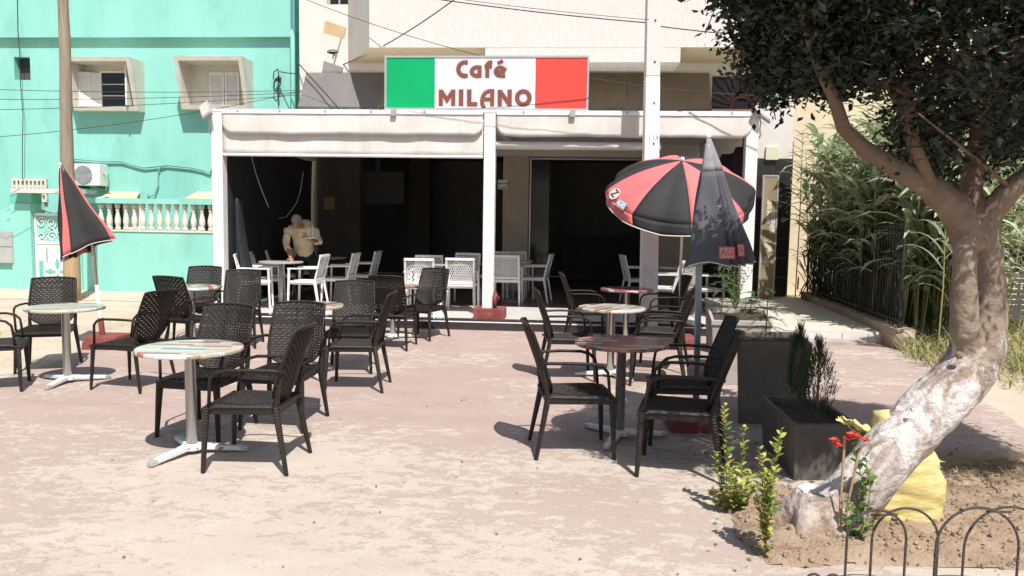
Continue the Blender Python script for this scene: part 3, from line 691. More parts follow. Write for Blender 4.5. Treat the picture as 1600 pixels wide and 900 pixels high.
# sunburst window
sw = MB().span(aw0, aw1, B + .2, B + .23, zw0, zw1).build('window', M['darkglass'], caf)
cxa = (FA(1160, 170, B)[0]); cz = zw0 + .03; rr = .22
for k in range(13):
    an = math.pi * (k + .5) / 13; L_ = .78 if k % 2 else .66
    q = Vector((cxa + math.cos(an) * L_, B + .05, min(zw1 - .02, cz + math.sin(an) * L_)))
    MB().tube([(cxa + math.cos(an) * rr, B + .05, cz + math.sin(an) * rr), q], .011, 5).build('grille_ray', M['rust'], sw)
MB().tube([(cxa + math.cos(math.pi * k / 12) * rr, B + .05, cz + math.sin(math.pi * k / 12) * rr) for k in range(13)], .02, 6).build('grille_arc', M['rust'], sw)
gb = MB().tube([(aw0, B + .05, zw0 + .02), (aw1, B + .05, zw0 + .02)], .014, 6)
gb.build('grille_bar', M['rust'], sw)
# black tiled wall strip at the entrance
ta = (aR - a_t0) / 2; zz0 = .155; nr = 7; th_ = (zt - .02 - zz0) / nr
tm = MB().box((0, 0, 0), (ta - .016, .02, th_ - .014)).mesh('tile', M['blacktile'])
for i in range(2):
    for j in range(nr): inst(tm, 'tile', caf, Matrix.Translation((a_t0 + ta * (i + .5), B + .018, zz0 + th_ * (j + .5))))
px0, pz0 = FA(1196, 250, B - .05); px1, pz1 = FA(1217, 229, B - .05)
MB().span(px0, px1, B - .06, B - .002, pz0, pz1).build('meter_cover', mat('pale_green_cover', (.58, .60, .44), rough=.6), caf, bevel=.01)
# small things on walls
def wallthing(name, label, cat): return fthing(name, label, cat)
bd = wallthing('board', 'tan wooden board jutting from the cream wall above the left blinds', 'board')
q = [FA(*p, 4.05) for p in ((508, 32), (540, 43), (537, 60), (505, 51))]
bm_ = MB(); bm_.add([(p[0], 4.05, p[1]) for p in q] + [(p[0], 4.08, p[1]) for p in q], [(3, 2, 1, 0), (4, 5, 6, 7), (0, 1, 5, 4), (1, 2, 6, 5), (2, 3, 7, 6), (3, 0, 4, 7)])
bm_.build('panel', mat('tan_board', (.52, .38, .22), (.46, .33, .19), scale=3, rough=.8), bd)
c = sum((Vector((p[0], 4.05, p[1])) for p in q), Vector()) / 4; MB().tube([c + Vector((0, .03, 0)), c + Vector((.02, .44, -.02))], .015, 6).build('bracket', M['greybox'], bd)
sp_ = wallthing('dish_bracket', 'rusty round bracket on the cream wall under the tan board', 'bracket')
ca, cz2 = FA(520, 82, 4.3); s1 = MB()
for k in range(10):
    an = 2 * math.pi * k / 10; s1.tube([(ca, 4.35, cz2), (ca + math.cos(an) * .11, 4.28, cz2 + .04 * math.sin(an) + .01)], .008, 4)
s1.tube([(ca + math.cos(2 * math.pi * k / 12) * .11, 4.28, cz2 + .01 + .04 * math.sin(2 * math.pi * k / 12)) for k in range(13)], .008, 4)
s1.tube([(ca, 4.5, cz2 - .03), (ca, 4.35, cz2), (ca - .01, 4.33, cz2 - .12)], .013, 5); s1.build('ring', M['rebar'], sp_)
# prayer sign on the pier
ps = wallthing('prayer_sign', 'small white sign with green Arabic writing on the beige pier right of the middle post', 'sign')
s0 = FA(778, 296, B - .05); s1_ = FA(793, 281, B - .05)
MB().span(s0[0], s1_[0], B - .045, B - .024, s0[1], s1_[1]).build('plate', M['signwhite'], ps)
try:
    for k, tx in enumerate(('\ufee3\ufeb4\ufea0\ufeaa'[::-1], '\ufedf\ufee4\ufeae\ufe91'[::-1])):
        me = text_mesh(tx, .105, M['greensign'])
        inst(me, 'lettering', ps, Matrix.Translation(((s0[0] + s1_[0]) / 2, B - .048, s1_[1] - .055 - .095 * k)) @ Matrix.Rotation(R(90), 4, 'X'))
except Exception as e: print('arabic', e)
# open door leaf with notices
dl = wallthing('entrance_door', 'open beige metal door leaf with papers taped to it at the tiled entrance', 'door')
d0 = FA(1187, 458, 4.2); d1_ = FA(1215, 276, 4.2)
MB().span(d0[0], d1_[0], 4.2, 4.24, .153, d1_[1]).build('leaf', M['notice'], dl)
fr = MB(); fr.span(d0[0] - .03, d0[0], 4.19, 4.25, .153, d1_[1] + .03); fr.span(d1_[0], d1_[0] + .03, 4.19, 4.25, .153, d1_[1] + .03); fr.span(d0[0], d1_[0], 4.19, 4.25, d1_[1], d1_[1] + .03); fr.build('frame', M['alu'], dl)
for k, (fx, fz, w, h) in enumerate(((.45, .72, .09, .5), (.75, .62, .1, .42), (.3, .45, .08, .16), (.62, .42, .08, .2), (.4, .3, .1, .22))):
    xx = d0[0] + (d1_[0] - d0[0]) * fx; zz = .15 + (d1_[1] - .15) * fz; MB().span(xx - w / 2, xx + w / 2, 4.193, 4.198, zz - h / 2, zz + h / 2).build('notice', M['paper'], dl)
# TV, meter box, wall fittings on terrace
tv = wallthing('television', 'dark flat television hanging in the left terrace opening', 'television')
t0 = FA(551, 318, 4.9); t1 = FA(632, 268, 4.9)
MB().span(t0[0], t1[0], 4.82, 4.87, t0[1], t1[1]).build('screen', M['black'], tv, bevel=.01); MB().span((t0[0] + t1[0]) / 2 - .05, (t0[0] + t1[0]) / 2 + .05, 4.87, 5.0, t1[1] - .1, 3.08).build('bracket', M['black'], tv)
eb = wallthing('electric_box', 'small tan electric box on the brown wall behind the man', 'electric box')
e0 = FA(507, 328, B); e1 = FA(523, 308, B); MB().span(e0[0], e1[0], B - .05, B - .002, e0[1], e1[1]).build('box', M['notice'], eb, bevel=.01)

# --- terrace canopy
can = fthing('terrace_canopy', 'white-posted terrace canopy with off-white valances and black side tarps', 'canopy')
pL, pM, pR = ax(343.5, 0), ax(765, 0), ax(1170, 0)
ZR = zy(177, 0, 765)
for a_ in (pL, pM, pR):
    MB().span(a_ - .085, a_ + .085, -.085, .085, .151, ZR).build('post', M['whitemetal'], can, bevel=.008)
for px_ in (491, 1137): 
    a_ = ax(px_, 4.35); MB().span(a_ - .05, a_ + .05, 4.3, 4.4, .151, 3.0).build('post', M['beigewall'], can)
MB().span(pL - .1, pR + .1, .09, 4.45, ZR - .03, ZR + .02).build('roof_sheet', M['awning'], can)
fb = MB(); fb.span(pL - .09, pR + .09, -.09, .088, ZR, ZR + .035); fb.span(pL + .09, pM - .09, -.02, .06, ZR - .12, ZR - .002); fb.span(pM + .09, pR - .09, -.02, .06, ZR - .12, ZR - .002)
fb.build('front_beam', M['whitemetal'], can)
for a_ in (pL, pM, pR, ):
    MB().span(a_ - .03, a_ + .03, .095, 4.4, ZR - .13, ZR - .035).build('rafter', M['whitemetal'], can)
def valance(x0, x1, zt_, zb_, b, amp=.012, name='valance', m='awning', round_=True, belly=.0, ph=0):
    n = 60
    def fn(u, v):
        x = x0 + (x1 - x0) * u; e = min(u, 1 - u) * (x1 - x0)
        low = zb_ + (.12 * (1 - min(1, e / .14)) ** 2 if round_ else 0) + .005 * math.sin(u * 17 + ph) + .003 * math.sin(u * 43)
        z = zt_ + (low - zt_) * v
        y = b - belly * math.sin(math.pi * v) - amp * v * (math.sin(u * 31 + ph) * .5 + .5 * math.sin(u * 12 + v * 3 + ph) + .3 * math.sin(u * 77))
        return (x, y, z)
    mb = MB(); mb.grid(fn, n, 6); return mb.build(name, M[m], can, solid=.006, smooth=True)
zv = zy(213, -.06, 765)
v1 = valance(pL + .10, pM - .10, ZR + .0, zv, -.10); v2 = valance(pM + .10, pR - .02, ZR + .0, zv - .005, -.10, ph=2)
hk = MB()
for vx, par in ((pL + .35, v1), (pL + 1.0, v1), (pL + 1.7, v1), (pL + 2.4, v1), (pL + 3.2, v1), (pM + .5, v2), (pM + 1.2, v2), (pM + 2.0, v2), (pM + 2.9, v2), (pM + 3.5, v2)):
    MB().box((vx, -.115, ZR + .005), (.03, .02, .03)).build('hook', M['greybox'], par)
MB().span(pL + .1, pM - .1, -.118, -.108, ZR - .035, ZR + .012).build('edge_strip', M['white'], v1); MB().span(pM + .1, pR - .03, -.118, -.108, ZR - .035, ZR + .012).build('edge_strip', M['white'], v2)
zc1 = zy(244, -.05, 600)
cu = valance(pL + .09, pM - .10, ZR - .10, zc1, -.045, amp=.018, name='front_curtain', m='awning', round_=False, ph=1)
MB().tube([(pL + .09, -.06, zc1), (pM - .1, -.06, zc1 + .0)], .022, 8).build('curtain_bar', M['whitemetal'], cu)
zr = zy(228, .05, 900)
MB().tube([(pM + .09, .03, zr), (ax(1030, .03), .03, zr)], .062, 14).build('curtain_roll', M['awning'], can, smooth=True)
# side screens
for a_, s_ in ((pL, 1), (pR, -1)):
    mb = MB(); mb.grid(lambda u, v: (a_ + s_ * (.10 + .03 * math.sin(u * 23) * v), .1 + u * 4.2, ZR - .05 - v * .40 + .02 * math.sin(u * 20) * v), 30, 3); mb.build('side_valance', M['awning'], can, solid=.006, smooth=True)
    mb = MB(); mb.grid(lambda u, v: (a_ + s_ * (.05 + .05 * math.sin(u * 17) * math.sin(v * 3)), .1 + u * 4.15, ZR - .1 - v * (ZR - .28)), 30, 8); mb.build('side_tarp', M['tarp'], can, solid=.006, smooth=True)
# folded dark cloth hanging by the front left post
mb = MB(); mb.grid(lambda u, v: (pL + .14 + .32 * u * v * v + .02 * math.sin(u * 12), .25 + .1 * math.sin(u * 9) + .25 * u, 1.9 - 1.6 * v), 12, 12)
mb.build('tied_tarp_edge', mat('blue_black_tarp', (.018, .019, .026), (.03, .031, .04), scale=6, rough=.7, bump=.4), can, solid=.006, smooth=True)
# hanging cord
hc = [FA(x, y, .8) for x, y in ((392, 240), (400, 272), (410, 300), (420, 324))]
cd = fthing('hanging_cord', 'pale cord hanging in a loop before the black tarp left of the man', 'cord'); c1 = MB().tube([(x, .8, z) for x, z in hc], .005, 5)
hc2 = [FA(x, y, 2.2) for x, y in ((428, 336), (437, 341), (447, 339), (456, 328), (464, 316), (470, 295), (474, 268))]
c1.tube([(x, 2.2, z) for x, z in hc2], .005, 5); c1.build('cord', M['piping'], cd)
# red footing block
rb = fthing('concrete_footing', 'red painted concrete block at the foot of the middle white post', 'block')
bb = MB(); bb.span(pM - .19, pM + .27, -.26, -.088, .1535, .30); bb.span(pM - .19, pM - .087, -.0875, .12, .1535, .2995); bb.span(pM + .087, pM + .27, -.0875, .12, .1535, .2995)
bb.build('block', M['red'], rb)
rp = fthing('red_stub', 'short red iron pipe standing beside the middle post', 'pipe'); 
mb = MB().tube([(pM + .115, -.13, .3005), (pM + .115, -.13, .55)], .028, 10); mb.tube([(pM + .145, -.13, .40), (pM + .18, -.13, .46), (pM + .13, -.13, .52)], .011, 6); mb.build('pipe', M['red'], rp, smooth=True)
# floodlights on the canopy corners
for a_, lab, sg in ((pL, 'grey floodlight on the left front corner of the canopy', -1), (pR, 'grey floodlight on the right front corner of the canopy', 1)):
    fl_ = fthing('floodlight', lab, 'floodlight', group=None); c = Vector((a_ + sg * .13, -.15, ZR + .0))
    rot = Euler((R(-35), R(sg * 35), 0)).to_matrix()
    MB().box(c, (.17, .06, .30) if sg < 0 else (.30, .06, .17), rot=rot).build('housing', M['greybox'], fl_, bevel=.012)
    MB().box(c + rot @ Vector((0, -.034, 0)), (.13, .012, .25) if sg < 0 else (.25, .012, .13), rot=rot).build('lens', mat('lamp_lens%d' % sg, (.5, .5, .44), rough=.3), fl_)
    MB().tube([c + Vector((0, .03, 0)), (a_ + sg * .06, 0, ZR + .03)], .018, 6).build('bracket', M['greybox'], fl_)
    MB().tube([(a_ + sg * .095, -.06, ZR - .02), (a_ + sg * .11, -.09, ZR - .14), (a_ + sg * .10, -.08, ZR - .22), (a_ + sg * .12, -.07, ZR - .30), (a_ + sg * .095, -.05, ZR - .36)], .012, 5).build('cable', M['piping'], fl_)

# --- cafe sign
sg = fthing('cafe_sign', 'tricolour sign reading Café MILANO in brown letters on the canopy front', 'sign')
bS = -.02; x0, zt_ = FA(601, 87, bS); x1, zb_ = FA(919, 176, bS); zb_ = max(zb_, ZR + .04)
W = x1 - x0; H = zt_ - zb_
MB().span(x0, x1, bS + .01, bS + .2, zb_, zt_).build('box', M['alu'], sg)
fr = MB(); f_ = .03
fr.span(x0, x1, bS - .01, bS + .008, zt_ - f_, zt_); fr.span(x0, x1, bS - .01, bS + .008, zb_, zb_ + f_); fr.span(x0, x0 + f_, bS - .01, bS + .008, zb_ + f_, zt_ - f_); fr.span(x1 - f_, x1, bS - .01, bS + .008, zb_ + f_, zt_ - f_)
fr.build('frame', M['alu'], sg)
def sx_(zx): return x0 + (zx - 50) / 1500 * W
def sz_(zy_): return zt_ - (zy_ - 58) / 410 * H
for nm, u0, u1, mm in (('green_panel', 62, 424, 'signgreen'), ('white_panel', 424, 1163, 'signwhite'), ('red_panel', 1163, 1537, 'signred')):
    MB().span(sx_(u0) + .001, sx_(u1) - .001, bS + .0, bS + .009, zb_ + f_ + .001, zt_ - f_ - .001).build(nm, M[mm], sg)
def arc(cx, cy, rx, ry, a0_, a1_, n=18): return [(cx + rx * math.cos(R(a0_ + (a1_ - a0_) * k / n)), cy - ry * math.sin(R(a0_ + (a1_ - a0_) * k / n))) for k in range(n + 1)]
LET = {
 'c_upper': ([[(668, 110), (645, 109)] + arc(645, 160, 47, 51, 92, 268) + [(645, 209), (668, 209)]], 30),
 'a_lower': ([[(768, 148), (742, 146)] + arc(736, 178, 39, 32, 92, 268, 14) + [(736, 208), (752, 208)], [(754, 136), (754, 224)]], 29),
 'f': ([[(848, 109), (835, 109), (822, 112), (812, 124), (811, 140), (811, 224)], [(789, 140), (846, 140)]], 28),
 'e_acute': ([[(944, 212), (915, 210)] + arc(905, 178, 34, 32, 250, 60, 14) + [(938, 160), (930, 178), (878, 181)], [(886, 118), (925, 96)]], 25),
 'm': ([[(470, 438), (470, 312)], [(471, 322), (516, 392), (561, 322)], [(562, 312), (562, 438)]], 29),
 'i': ([[(620, 310), (620, 438)]], 32),
 'l': ([[(680, 310), (680, 423), (742, 423)]], 31),
 'a': ([[(849, 438), (849, 340)], [(866, 324), (828, 324), (800, 336), (782, 362), (775, 392), (777, 422), (790, 452)], [(781, 386), (849, 386)]], 28),
 'n': ([[(905, 438), (905, 312)], [(905, 324), (977, 424)], [(977, 438), (977, 310)]], 30),
 'o': ([arc(1077, 374, 45, 49, 0, 345, 23)], 31)}
sc = W / 1500
for nm, (strokes, th) in LET.items():
    back = MB(); front = MB()
    for i, s_ in enumerate(strokes):
        cl = nm == 'o'
        P = [(sx_(x), sz_(y)) for x, y in s_]
        v, f = ribbon(P, (th + 12) * sc, z=-(bS - .0015 - .0004 * i), closed=cl); back.add(v, f)
        v, f = ribbon(P, th * sc, z=-(bS - .004 - .0004 * i), closed=cl); front.add(v, f)
    lo = front.build('letter', M['signbrown'], sg); back.build('letter_edge', M['signpink'], lo)
for px_ in (618, 895):
    a_ = ax(px_, bS, 178); MB().span(a_ - .04, a_ + .04, bS - .14, bS - .11, ZR - .06, ZR + .035).build('mount', M['greybox'], sg)

# --- turquoise house
hs = fthing('turquoise_house', 'turquoise rendered house with projecting white plaster window boxes', 'house')
HB = 6.0
hR = ax(455, HB, 120); hL = -17
zband = FA(200, 58, HB - .13)[1]
swd = (*[ax(22, HB, 100)], ax(47, HB, 100), zy(125, HB, 35), zy(89, HB, 35))
h_sw = (swd[0], swd[1], swd[2], swd[3])
wall(MB(), hL, hR, 0, zband + .1, HB, HB + .3, [h_sw]).build('wall', M['teal'], hs)
MB().span(hL, hR + .04, HB - .13, HB - .001, zband, 10).build('upper_wall', M['teal'], hs)
MB().span(hR + .001, hR + .3, HB + .15, HB + .6, 0, 10).build('side_wall', M['teal_dark'], hs)  # shade of this recessed strip put into the colour as darker teal
MB().span(h_sw[0], h_sw[1], HB + .2, HB + .25, h_sw[2], h_sw[3]).build('small_window', M['brownwall'], hs)
MB().span(h_sw[0], h_sw[1], HB + .16, HB + .19, (h_sw[2] + h_sw[3]) / 2 + .06, h_sw[3]).build('small_window_pane', M['darkglass'], hs)
def winbox(xa, xb, yt, yb, shutters):
    """projecting plaster surround: top juts out more than the bottom"""
    a0_, z1_ = FA(xa, yt, HB - .3); a1_, z0_ = FA(xb, yb, HB - .3)
    dt, db, th = .62, .30, .09
    root = MB()
    def slab(p):      # p: 4 corner (a, z) in the wall plane, each extruded by depth by height
        def dep(z): f = (z - z0_) / (z1_ - z0_); return db + (dt - db) * f
        vs = [(a_, HB - .001, z_) for a_, z_ in p] + [(a_, HB - dep(z_), z_) for a_, z_ in p]
        root.add(vs, [(0, 1, 2, 3), (7, 6, 5, 4), (0, 4, 5, 1), (1, 5, 6, 2), (2, 6, 7, 3), (3, 7, 4, 0)])
    slab([(a0_, z1_), (a1_, z1_), (a1_, z1_ - th), (a0_, z1_ - th)]); slab([(a0_, z0_ + th), (a1_, z0_ + th), (a1_, z0_), (a0_, z0_)])
    slab([(a0_, z1_ - th), (a0_ + th, z1_ - th), (a0_ + th, z0_ + th), (a0_, z0_ + th)]); slab([(a1_ - th, z1_ - th), (a1_, z1_ - th), (a1_, z0_ + th), (a1_ - th, z0_ + th)])
    wf = root.build('window', M['plaster'], hs)
    MB().span(a0_ + th, a1_ - th, HB - .012, HB - .002, z0_ + th, z1_ - th).build('reveal', M['plaster'], wf)
    mi = (a0_ + a1_) / 2 + .12; w2 = .36; zb0 = z0_ + th + .02; zt0 = z1_ - th - .16
    if shutters:
        MB().span(mi - w2, mi + w2, HB - .03, HB - .013, zb0, zt0).build('pane', M['darkglass'], wf)
        f = MB(); f.span(mi - w2 - .04, mi - w2, HB - .06, HB - .013, zb0, zt0 + .04); f.span(mi + w2, mi + w2 + .04, HB - .06, HB - .013, zb0, zt0 + .04); f.span(mi - w2, mi + w2, HB - .06, HB - .013, zt0, zt0 + .04)
        for k in range(1, 3): f.span(mi - w2, mi + w2, HB - .045, HB - .031, zb0 + (zt0 - zb0) * k / 3 - .008, zb0 + (zt0 - zb0) * k / 3 + .008)
        f.build('frame', M['whiteplastic'], wf)
        sh = MB()
        ang = [Vector((mi - w2 - .045, HB - .05, 0)), Vector((mi - w2 - .42, HB - .22, 0))]
        for k in range(15):
            z_ = zb0 + .03 + (zt0 - zb0 - .06) * k / 14; sh.bar(ang[0] + Vector((0, 0, z_)), ang[1] + Vector((0, 0, z_)), .012, .042)
        for p_ in ang + [(ang[0] + ang[1]) / 2]: sh.bar(p_ + Vector((0, 0, zb0)), p_ + Vector((0, 0, zt0)), .035, .035)
        sh.bar(ang[0] + Vector((0, .012, (zb0 + zt0) / 2)), ang[1] + Vector((0, .012, (zb0 + zt0) / 2)), .006, zt0 - zb0)
        sh.build('shutter', M['whiteplastic'], wf)
        MB().span(mi + w2 + .045, mi + w2 + .08, HB - .40, HB - .05, zb0, zt0 + .1).build('shutter', M['whiteplastic'], wf)
    else:
        for sgn in (0, 1):
            s2 = MB(); xx0 = mi - w2 + sgn * w2 + .012; xx1 = xx0 + w2 - .024
            for k in range(14):
                z_ = zb0 + .05 + (zt0 - zb0 - .1) * k / 13; s2.box(((xx0 + xx1) / 2, HB - .035, z_), (xx1 - xx0 - .05, .012, .045), rot=Euler((R(-30), 0, 0)).to_matrix())
            for xx in (xx0 + .02, xx1 - .02): s2.span(xx - .02, xx + .02, HB - .06, HB - .013, zb0, zt0)
            s2.span(xx0 + .04, xx1 - .04, HB - .058, HB - .0135, zt0 - .05, zt0); s2.span(xx0 + .04, xx1 - .04, HB - .058, HB - .0135, zb0, zb0 + .03); s2.span(xx0 + .04, xx1 - .04, HB - .022, HB - .0125, zb0 + .03, zt0 - .05)
            s2.build('shutter', M['whiteplastic'], wf)
    return wf
winbox(113, 216, 93, 173, True); winbox(282, 388, 92, 171, False)
# ground floor: sloping hoods and windows behind the balustrade
for xa, xb in ((150, 214), (290, 352)):
    a0_, z0_ = FA(xa, 310, HB - .35); a1_ = ax(xb, HB - .35, 310); hd = MB()
    P = [(a0_, HB - .4, z0_), (a1_, HB - .4, z0_), (a1_ - .12, HB - .001, z0_ + .17), (a0_ + .12, HB - .001, z0_ + .17)]
    hd.add(P + [(x, y, z - .05) for x, y, z in P], [(0, 1, 2, 3), (7, 6, 5, 4), (0, 4, 5, 1), (1, 5, 6, 2), (2, 6, 7, 3), (3, 7, 4, 0)]); hd.build('window_hood', mat('ochre_hood%d' % xa, (.62, .50, .33), (.55, .44, .29), rough=.9), hs)
    wi = MB().span(a0_ + .2, a1_ - .2, HB - .03, HB - .004, 1.0, z0_ - .06).build('window', M['darkglass'], hs)
    fr = MB(); fr.span(a0_ + .14, a0_ + .2, HB - .05, HB - .004, 1.0, z0_ - .06); fr.span(a1_ - .2, a1_ - .14, HB - .05, HB - .004, 1.0, z0_ - .06); fr.span((a0_ + a1_) / 2 - .03, (a0_ + a1_) / 2 + .03, HB - .05, HB - .031, 1.0, z0_ - .06); fr.build('window_frame', M['whiteplastic'], wi)
MB().span(ax(200, HB), ax(224, HB), HB - .04, HB - .003, 0, 1.95).build('door', M['white'], hs)
# breeze-block vent
v0 = FA(22, 313, HB - .03); v1_ = FA(72, 281, HB - .03); vb = MB().span(v0[0], v1_[0], HB - .02, HB - .002, v0[1], v1_[1]).build('vent', M['brownwall'], hs)
gr_ = MB()
for k in range(9): x = v0[0] + (v1_[0] - v0[0]) * k / 8; gr_.span(x - .025, x + .025, HB - .07, HB - .021, v0[1], v1_[1])
for k in range(4): z_ = v0[1] + (v1_[1] - v0[1]) * k / 3; gr_.span(v0[0] - .025, v1_[0] + .025, HB - .068, HB - .0205, z_ - .03, z_ + .03)
gr_.build('vent_grid', M['plaster'], vb)
# drain pipe
a_, z_ = FA(457, 55, HB - .1)
MB().tube([(a_ - .1, HB + .1, z_ + .12), (a_ - .06, HB - .06, z_ + .1), (a_, HB - .1, z_ - .02), (a_, HB - .1, 0)], .055, 10).build('drain_pipe', M['teal'], hs, smooth=True)
# air conditioner
ac = fthing('air_conditioner', 'white air conditioner unit with round fan grille on the turquoise wall', 'air conditioner')
b_ = HB - .45; c0 = FA(116, 290, b_); c1_ = FA(155, 256, b_)
MB().span(c0[0], c1_[0], b_, HB - .12, c0[1], c1_[1]).build('casing', M['whiteplastic'], ac, bevel=.015)
cc = ((c0[0] * .62 + c1_[0] * .38), (c0[1] + c1_[1]) / 2); rr = (c1_[1] - c0[1]) * .42
mb = MB(); mb.lathe([(rr, 0), (rr, .012)], 28); o = mb.build('fan_disc', M['greybox'], ac); o.matrix_local = Matrix.Translation((cc[0], b_ - .013, cc[1])) @ Matrix.Rotation(R(-90), 4, 'X')
mb = MB()
for k in range(7): r_ = rr * (k + 1) / 7; mb.tube([(cc[0] + r_ * math.cos(2 * math.pi * q / 24), b_ - .03, cc[1] + r_ * math.sin(2 * math.pi * q / 24)) for q in range(25)], .004, 4, cap=False)
mb.build('fan_grille', M['alu'], ac)
mb = MB(); mb.span(c0[0] + .05, c0[0] + .09, b_, HB - .001, c0[1] - .05, c0[1] - .002); mb.span(c1_[0] - .09, c1_[0] - .05, b_, HB - .001, c0[1] - .05, c0[1] - .002); mb.build('bracket', M['rebar'], ac)
mb = MB().tube([(c1_[0], b_ + .15, c0[1] + .3), (c1_[0] + .1, b_ + .15, c0[1] + .22), (c1_[0] + .1, b_ + .2, c0[1] + .05), (c1_[0] + .0, b_ + .25, c0[1] - .04), (c1_[0] - .1, HB - .05, c0[1] - .12)], .02, 6); mb.build('hose', M['tealcable'], ac)
# painted cables on the house
cb = fthing('painted_cable', 'turquoise painted cable sagging along the house wall beside the air conditioner', 'cable')
def fpath(pts, b): return [(FA(x, y, b)[0], b, FA(x, y, b)[1]) for x, y in pts]
MB().tube(fpath([(112, 248), (135, 250), (165, 252), (190, 252), (210, 258), (225, 262), (245, 260), (262, 258), (300, 262), (318, 266), (328, 270), (334, 258)], HB - .05), .022, 6).build('cable', M['tealcable'], cb)
MB().tube(fpath([(262, 258), (250, 262), (247, 272), (247, 290), (242, 304), (236, 306), (230, 302)], HB - .05), .016, 6).build('cable', M['tealcable'], cb)
bx = fthing('cable_bundle', 'tangled black cable bundle hanging on the turquoise wall near its right edge', 'cable')
mb = MB().tube(fpath([(434, 108), (428, 112), (427, 122), (431, 128), (436, 120), (434, 108)], HB - .12), .013, 5)
mb.tube(fpath([(436, 118), (429, 126), (428, 138), (432, 143), (438, 132), (436, 118), (434, 135), (436, 165)], HB - .12), .014, 5); mb.tube(fpath([(433, 125), (438, 122), (437, 130)], HB - .15), .03, 6)
mb.build('loop', M['cable'], bx)

# --- garden wall with balustrade and gate
gw = fthing('garden_wall', 'turquoise garden wall topped by a white balustrade', 'garden wall')
GB = 3.94
gx0 = ax(112, GB); gx1 = -4.47; zb0 = zy(362, GB, 200); zb1 = zy(318, GB, 200)
MB().span(gx0, gx1, GB, GB + .22, 0, zb0).build('wall', M['teal'], gw)
MB().span(gx0, gx1, GB - .02, GB + .24, zb0 + .001, zb0 + .035).build('ledge', M['plaster'], gw)
MB().span(gx0, gx1, GB + .0, GB + .22, zb1, zb1 + .11).build('rail', M['teal'], gw)
hgt = zb1 - zb0 - .036
prof = [(.055, 0), (.055, .05), (.035, .07), (.05, .1), (.062, .17), (.058, .24), (.034, .36), (.03, .41), (.045, .44), (.032, .46), (.05, .5), (.055, .52), (.055, 1)]
prof = [(r, z / .58 * hgt) for r, z in prof[:-1]] + [(.055, hgt)]
bmsh = MB().lathe(prof, 12).mesh('baluster', M['plaster'], True)
a_ = ax(152, GB)
while a_ < gx1 - .05: inst(bmsh, 'baluster', gw, Matrix.Translation((a_, GB + .11, zb0 + .036))); a_ += .182
gl0 = ax(18, GB); gl1 = ax(49, GB)
wz = zy(318, GB, 30)
MB().span(gl0, gl1, GB - .06, GB + .3, 0, wz).build('gate_pier', M['teal'], gw)
MB().span(ax(103, GB), ax(126, GB), GB - .04, GB + .28, 0, wz).build('gate_pier', M['teal'], gw)
mb = MB(); q0 = ax(-300, GB); mb.span(q0, gl0 - .002, GB, GB + .2, 0, wz - .25); mb.build('wall', M['teal'], gw)
mb = MB(); P = [(gl0 - .5, GB, wz - .25), (gl0 - .002, GB, wz - .25), (gl0 - .002, GB, wz - .05)]; mb.add(P + [(x, y + .2, z) for x, y, z in P], [(0, 1, 2), (5, 4, 3), (0, 3, 4, 1), (1, 4, 5, 2), (2, 5, 3, 0)]); mb.build('wall_ramp', M['teal'], gw)
sz0 = zy(302, GB, 60)
MB().span(ax(15, GB - .3), ax(120, GB - .3), GB - .28, GB + .4, sz0, sz0 + .09).build('gate_slab', M['plaster'], gw)
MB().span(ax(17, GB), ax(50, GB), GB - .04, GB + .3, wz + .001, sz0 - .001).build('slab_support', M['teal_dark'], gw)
gt = fthing('metal_gate', 'white metal garden gate with scrollwork panel and diamond flower cut-out', 'gate')
g0 = gl1 + .01; g1 = ax(102, GB); gz0 = .06; gz1 = zy(333, GB, 60)
mb = MB()
for x in (g0 + .02, g1 - .02): mb.span(x - .02, x + .02, GB + .04, GB + .09, gz0, gz1)
mb.span(g0 + .04, g1 - .04, GB + .04, GB + .09, gz1 - .05, gz1); mb.span(g0 + .04, g1 - .04, GB + .04, GB + .09, gz0, gz0 + .05); zm = zy(378, GB, 60); mb.span(g0 + .04, g1 - .04, GB + .04, GB + .09, zm - .04, zm + .02)
mb.build('frame', M['white'], gt)
MB().span(g0 + .04, g1 - .04, GB + .055, GB + .075, gz0 + .05, zm - .04).build('lower_panel', M['white'], gt)
fx, fz = FA(90, 424, GB + .05)
for k in range(4):
    an = R(90 * k); d = Vector((math.cos(an), 0, math.sin(an))); p = Vector((-d.z, 0, d.x)); c_ = Vector((fx, GB + .053, fz))
    vs = [c_ + d * .03, c_ + d * .16 + p * .055, c_ + d * .29, c_ + d * .16 - p * .055]; MB().add(vs + [v + Vector((0, -.012, 0)) for v in vs], [(0, 1, 2, 3), (7, 6, 5, 4), (0, 4, 5, 1), (1, 5, 6, 2), (2, 6, 7, 3), (3, 7, 4, 0)]).build('petal', M['teal_dark'], gt)
MB().span(g0 + .07, g0 + .16, GB + .045, GB + .054, gz0 + .12, gz0 + .55).build('side_panel', M['teal_dark'], gt)
MB().span(g0 + .25, g0 + .27, GB + .01, GB + .053, zm - .38, zm - .12).build('handle', M['alu'], gt)
sc_ = MB()
for i in range(3):
    for j in range(2):
        cx_ = g0 + .14 + i * (g1 - g0 - .28) / 2; cz_ = zm + .12 + j * (gz1 - zm - .2) / 1.4; pts = []
        for k in range(22):
            t_ = k / 21; r_ = .11 * (1 - t_ * .75); an = t_ * 9 * (1 if (i + j) % 2 else -1); pts.append((cx_ + r_ * math.cos(an), GB + .065, cz_ + r_ * math.sin(an) * 1.1))
        sc_.tube(pts, .010, 4)
sc_.tube([(g0 + .04, GB + .065, zm + .02), ((g0 + g1) / 2, GB + .065, zm + .30), (g1 - .04, GB + .065, zm + .02)], .010, 4)
sc_.build('scrollwork', M['white'], gt)
MB().span(g0 + .04, g1 - .04, GB + .09, GB + .10, zm + .02, gz1 - .05).build('back_sheet', M['teal'], gt)
